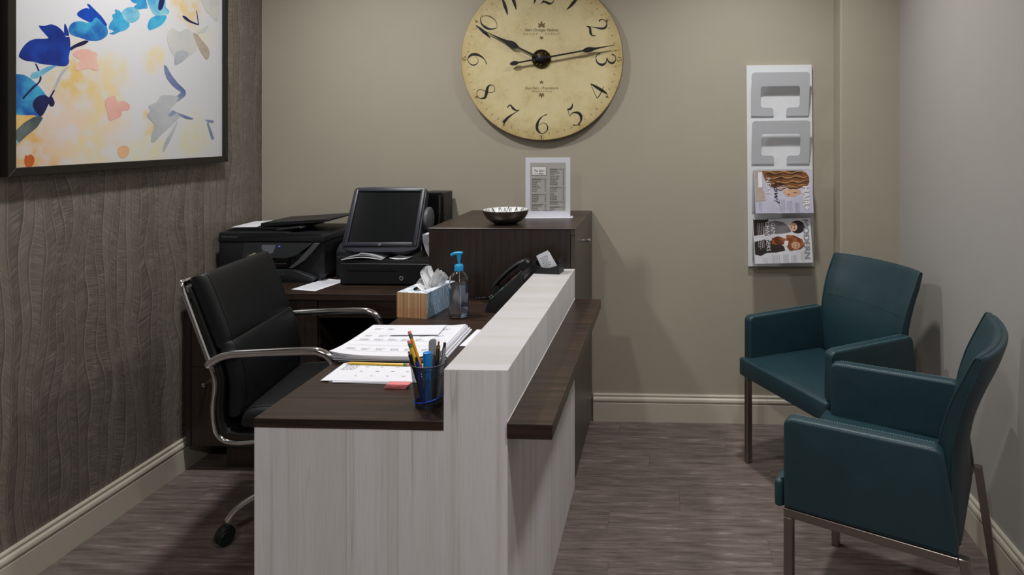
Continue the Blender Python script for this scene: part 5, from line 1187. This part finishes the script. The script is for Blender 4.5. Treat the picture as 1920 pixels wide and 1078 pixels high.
# ------------------------------------------------------------------ mesh pen cup
PX, PY = -0.573, 1.592
cup = thing('pen_cup', 'dark wire mesh pen cup at the front of the desk', 'pen cup', (PX, PY, ZT))
plain('cup_metal', (70, 74, 84), 0.35, 0.7, var=0.05)
r0, r1, hc_ = 0.0315, 0.0440, 0.102
finish('base_ring', lathe(B(), [(0, 0.0), (r0 + 0.001, 0.0), (r0 + 0.002, 0.008), (r0 + 0.0008, 0.008), (r0 - 0.0005, 0.002), (0, 0.002)], 40), 'cup_metal', cup, smooth=40)
finish('rim', tube(B(), [(r1 * math.cos(2 * PI * k / 40), r1 * math.sin(2 * PI * k / 40), hc_) for k in range(41)], 0.0022, 8, False), 'cup_metal', cup, smooth=60)
bm = B(); NW = 84; seg = 16; tw_ = 0.55
for sgn in (-1, 1):
    for k in range(NW):
        prev = None
        for j in range(seg + 1):
            t_ = j / seg; rr = r0 + 0.001 + (r1 - r0 - 0.001) * t_; a = 2 * PI * k / NW + sgn * tw_ * t_ * 2; da = 0.00046 / rr; z_ = 0.007 + (hc_ - 0.007) * t_
            cur = [bm.verts.new((rr * math.cos(a + s * da), rr * math.sin(a + s * da), z_)) for s in (-1, 1)]
            if prev: bm.faces.new((prev[0], prev[1], cur[1], cur[0]))
            prev = cur
finish('mesh_wall', bm, 'cup_metal', cup, smooth=0, kind='stuff')
G_ = 'pens and pencils in the mesh cup'
zb = ZT + 0.004
pencil('pencil', 'orange pencil with pink eraser, the tallest one in the mesh cup', 'pencil_orange', 'ferrule', (PX + 0.006, PY + 0.004, zb), (PX - 0.054, PY + 0.012, zb + 0.168), G_, 0.0042)
pencil('pencil', 'yellow pencil with green band leaning beside the orange one in the mesh cup', 'pencil_yellow', 'ferrule_green', (PX + 0.002, PY - 0.010, zb), (PX - 0.049, PY - 0.004, zb + 0.150), G_, 0.0042)
pen('ballpoint_pen', 'black pen with silver tip leaning against the left rim of the mesh cup', 'pen', (PX - 0.010, PY - 0.002, zb), (PX - 0.046, PY - 0.010, zb + 0.126), 0.0045, 'pen_black', (('push_button', 0.0, 0.008, 0.003, 'chrome'),), G_)
pen('ballpoint_pen', 'short blue pen half sunk in the mesh cup', 'pen', (PX - 0.004, PY - 0.022, zb), (PX - 0.022, PY - 0.026, zb + 0.118), 0.0048, 'pen_blue', (('push_button', 0.0, 0.010, 0.0032, 'pen_black'),), G_)
pen('highlighter', 'thick bright blue highlighter standing in the mesh cup', 'highlighter', (PX + 0.001, PY - 0.012, zb), (PX + 0.001, PY - 0.017, zb + 0.127), 0.0085, 'cap_blue', (('cap', 0.0, 0.045, 0.0095, 'cap_blue'),), G_)
gs_ = thing('letter_opener', 'flat grey rounded handle rising behind the highlighter in the mesh cup', 'letter opener', (PX + 0.004, PY + 0.014, zb), 0.0, G_)
finish('handle', prism(B(), rounded([(-0.0105, 0.07), (-0.009, 0.148), (0.008, 0.150), (0.0075, 0.07)], [.002, .008, .006, .002], 4), -0.003, 0.003, 'xz', 0.0012, 2), 'pen_grey', gs_)
finish('blade', prism(B(), [(-0.007, 0.0695), (0.005, 0.0695), (0.002, 0.002), (-0.002, 0.002)], -0.0008, 0.0008, 'xz'), 'steel', gs_)
pen('ballpoint_pen', 'black pen with gold push button standing in the mesh cup', 'pen', (PX + 0.012, PY + 0.0, zb), (PX + 0.022, PY + 0.004, zb + 0.146), 0.0045, 'pen_black', (('push_button', 0.0, 0.010, 0.0026, 'gold'), ('ring', 0.0105, 0.016, 0.0048, 'gold'), ('clip', 0.014, 0.045, 0, 'gold')), G_)
pen('ballpoint_pen', 'grey pen leaning behind the gold buttoned one in the mesh cup', 'pen', (PX + 0.018, PY + 0.010, zb), (PX + 0.033, PY + 0.016, zb + 0.140), 0.0048, 'pen_grey', (('push_button', 0.0, 0.012, 0.0034, 'pen_black'), ('clip', 0.012, 0.045, 0, 'chrome')), G_)
pen('ballpoint_pen', 'white pen tilted to the right against the rim of the mesh cup', 'pen', (PX - 0.006, PY + 0.020, zb), (PX + 0.018, PY + 0.026, zb + 0.118), 0.0046, 'ink_white', (('clip', 0.006, 0.04, 0, 'chrome'),), G_)
rb = tag(finish('rubber_band', tube(B(), [((0.0345 + 0.0012 * math.cos(2 * PI * k / 40)) * math.cos(2 * PI * k / 40), (0.0345 + 0.0012 * math.cos(2 * PI * k / 40)) * math.sin(2 * PI * k / 40), 0.0165 + 0.007 * math.cos(2 * PI * k / 40)) for k in range(41)], 0.0016, 6, False), plain('band_blue', (24, 66, 190), 0.5), None, (PX, PY, ZT), smooth=60), 'blue rubber band stretched around the foot of the mesh pen cup', 'rubber band')
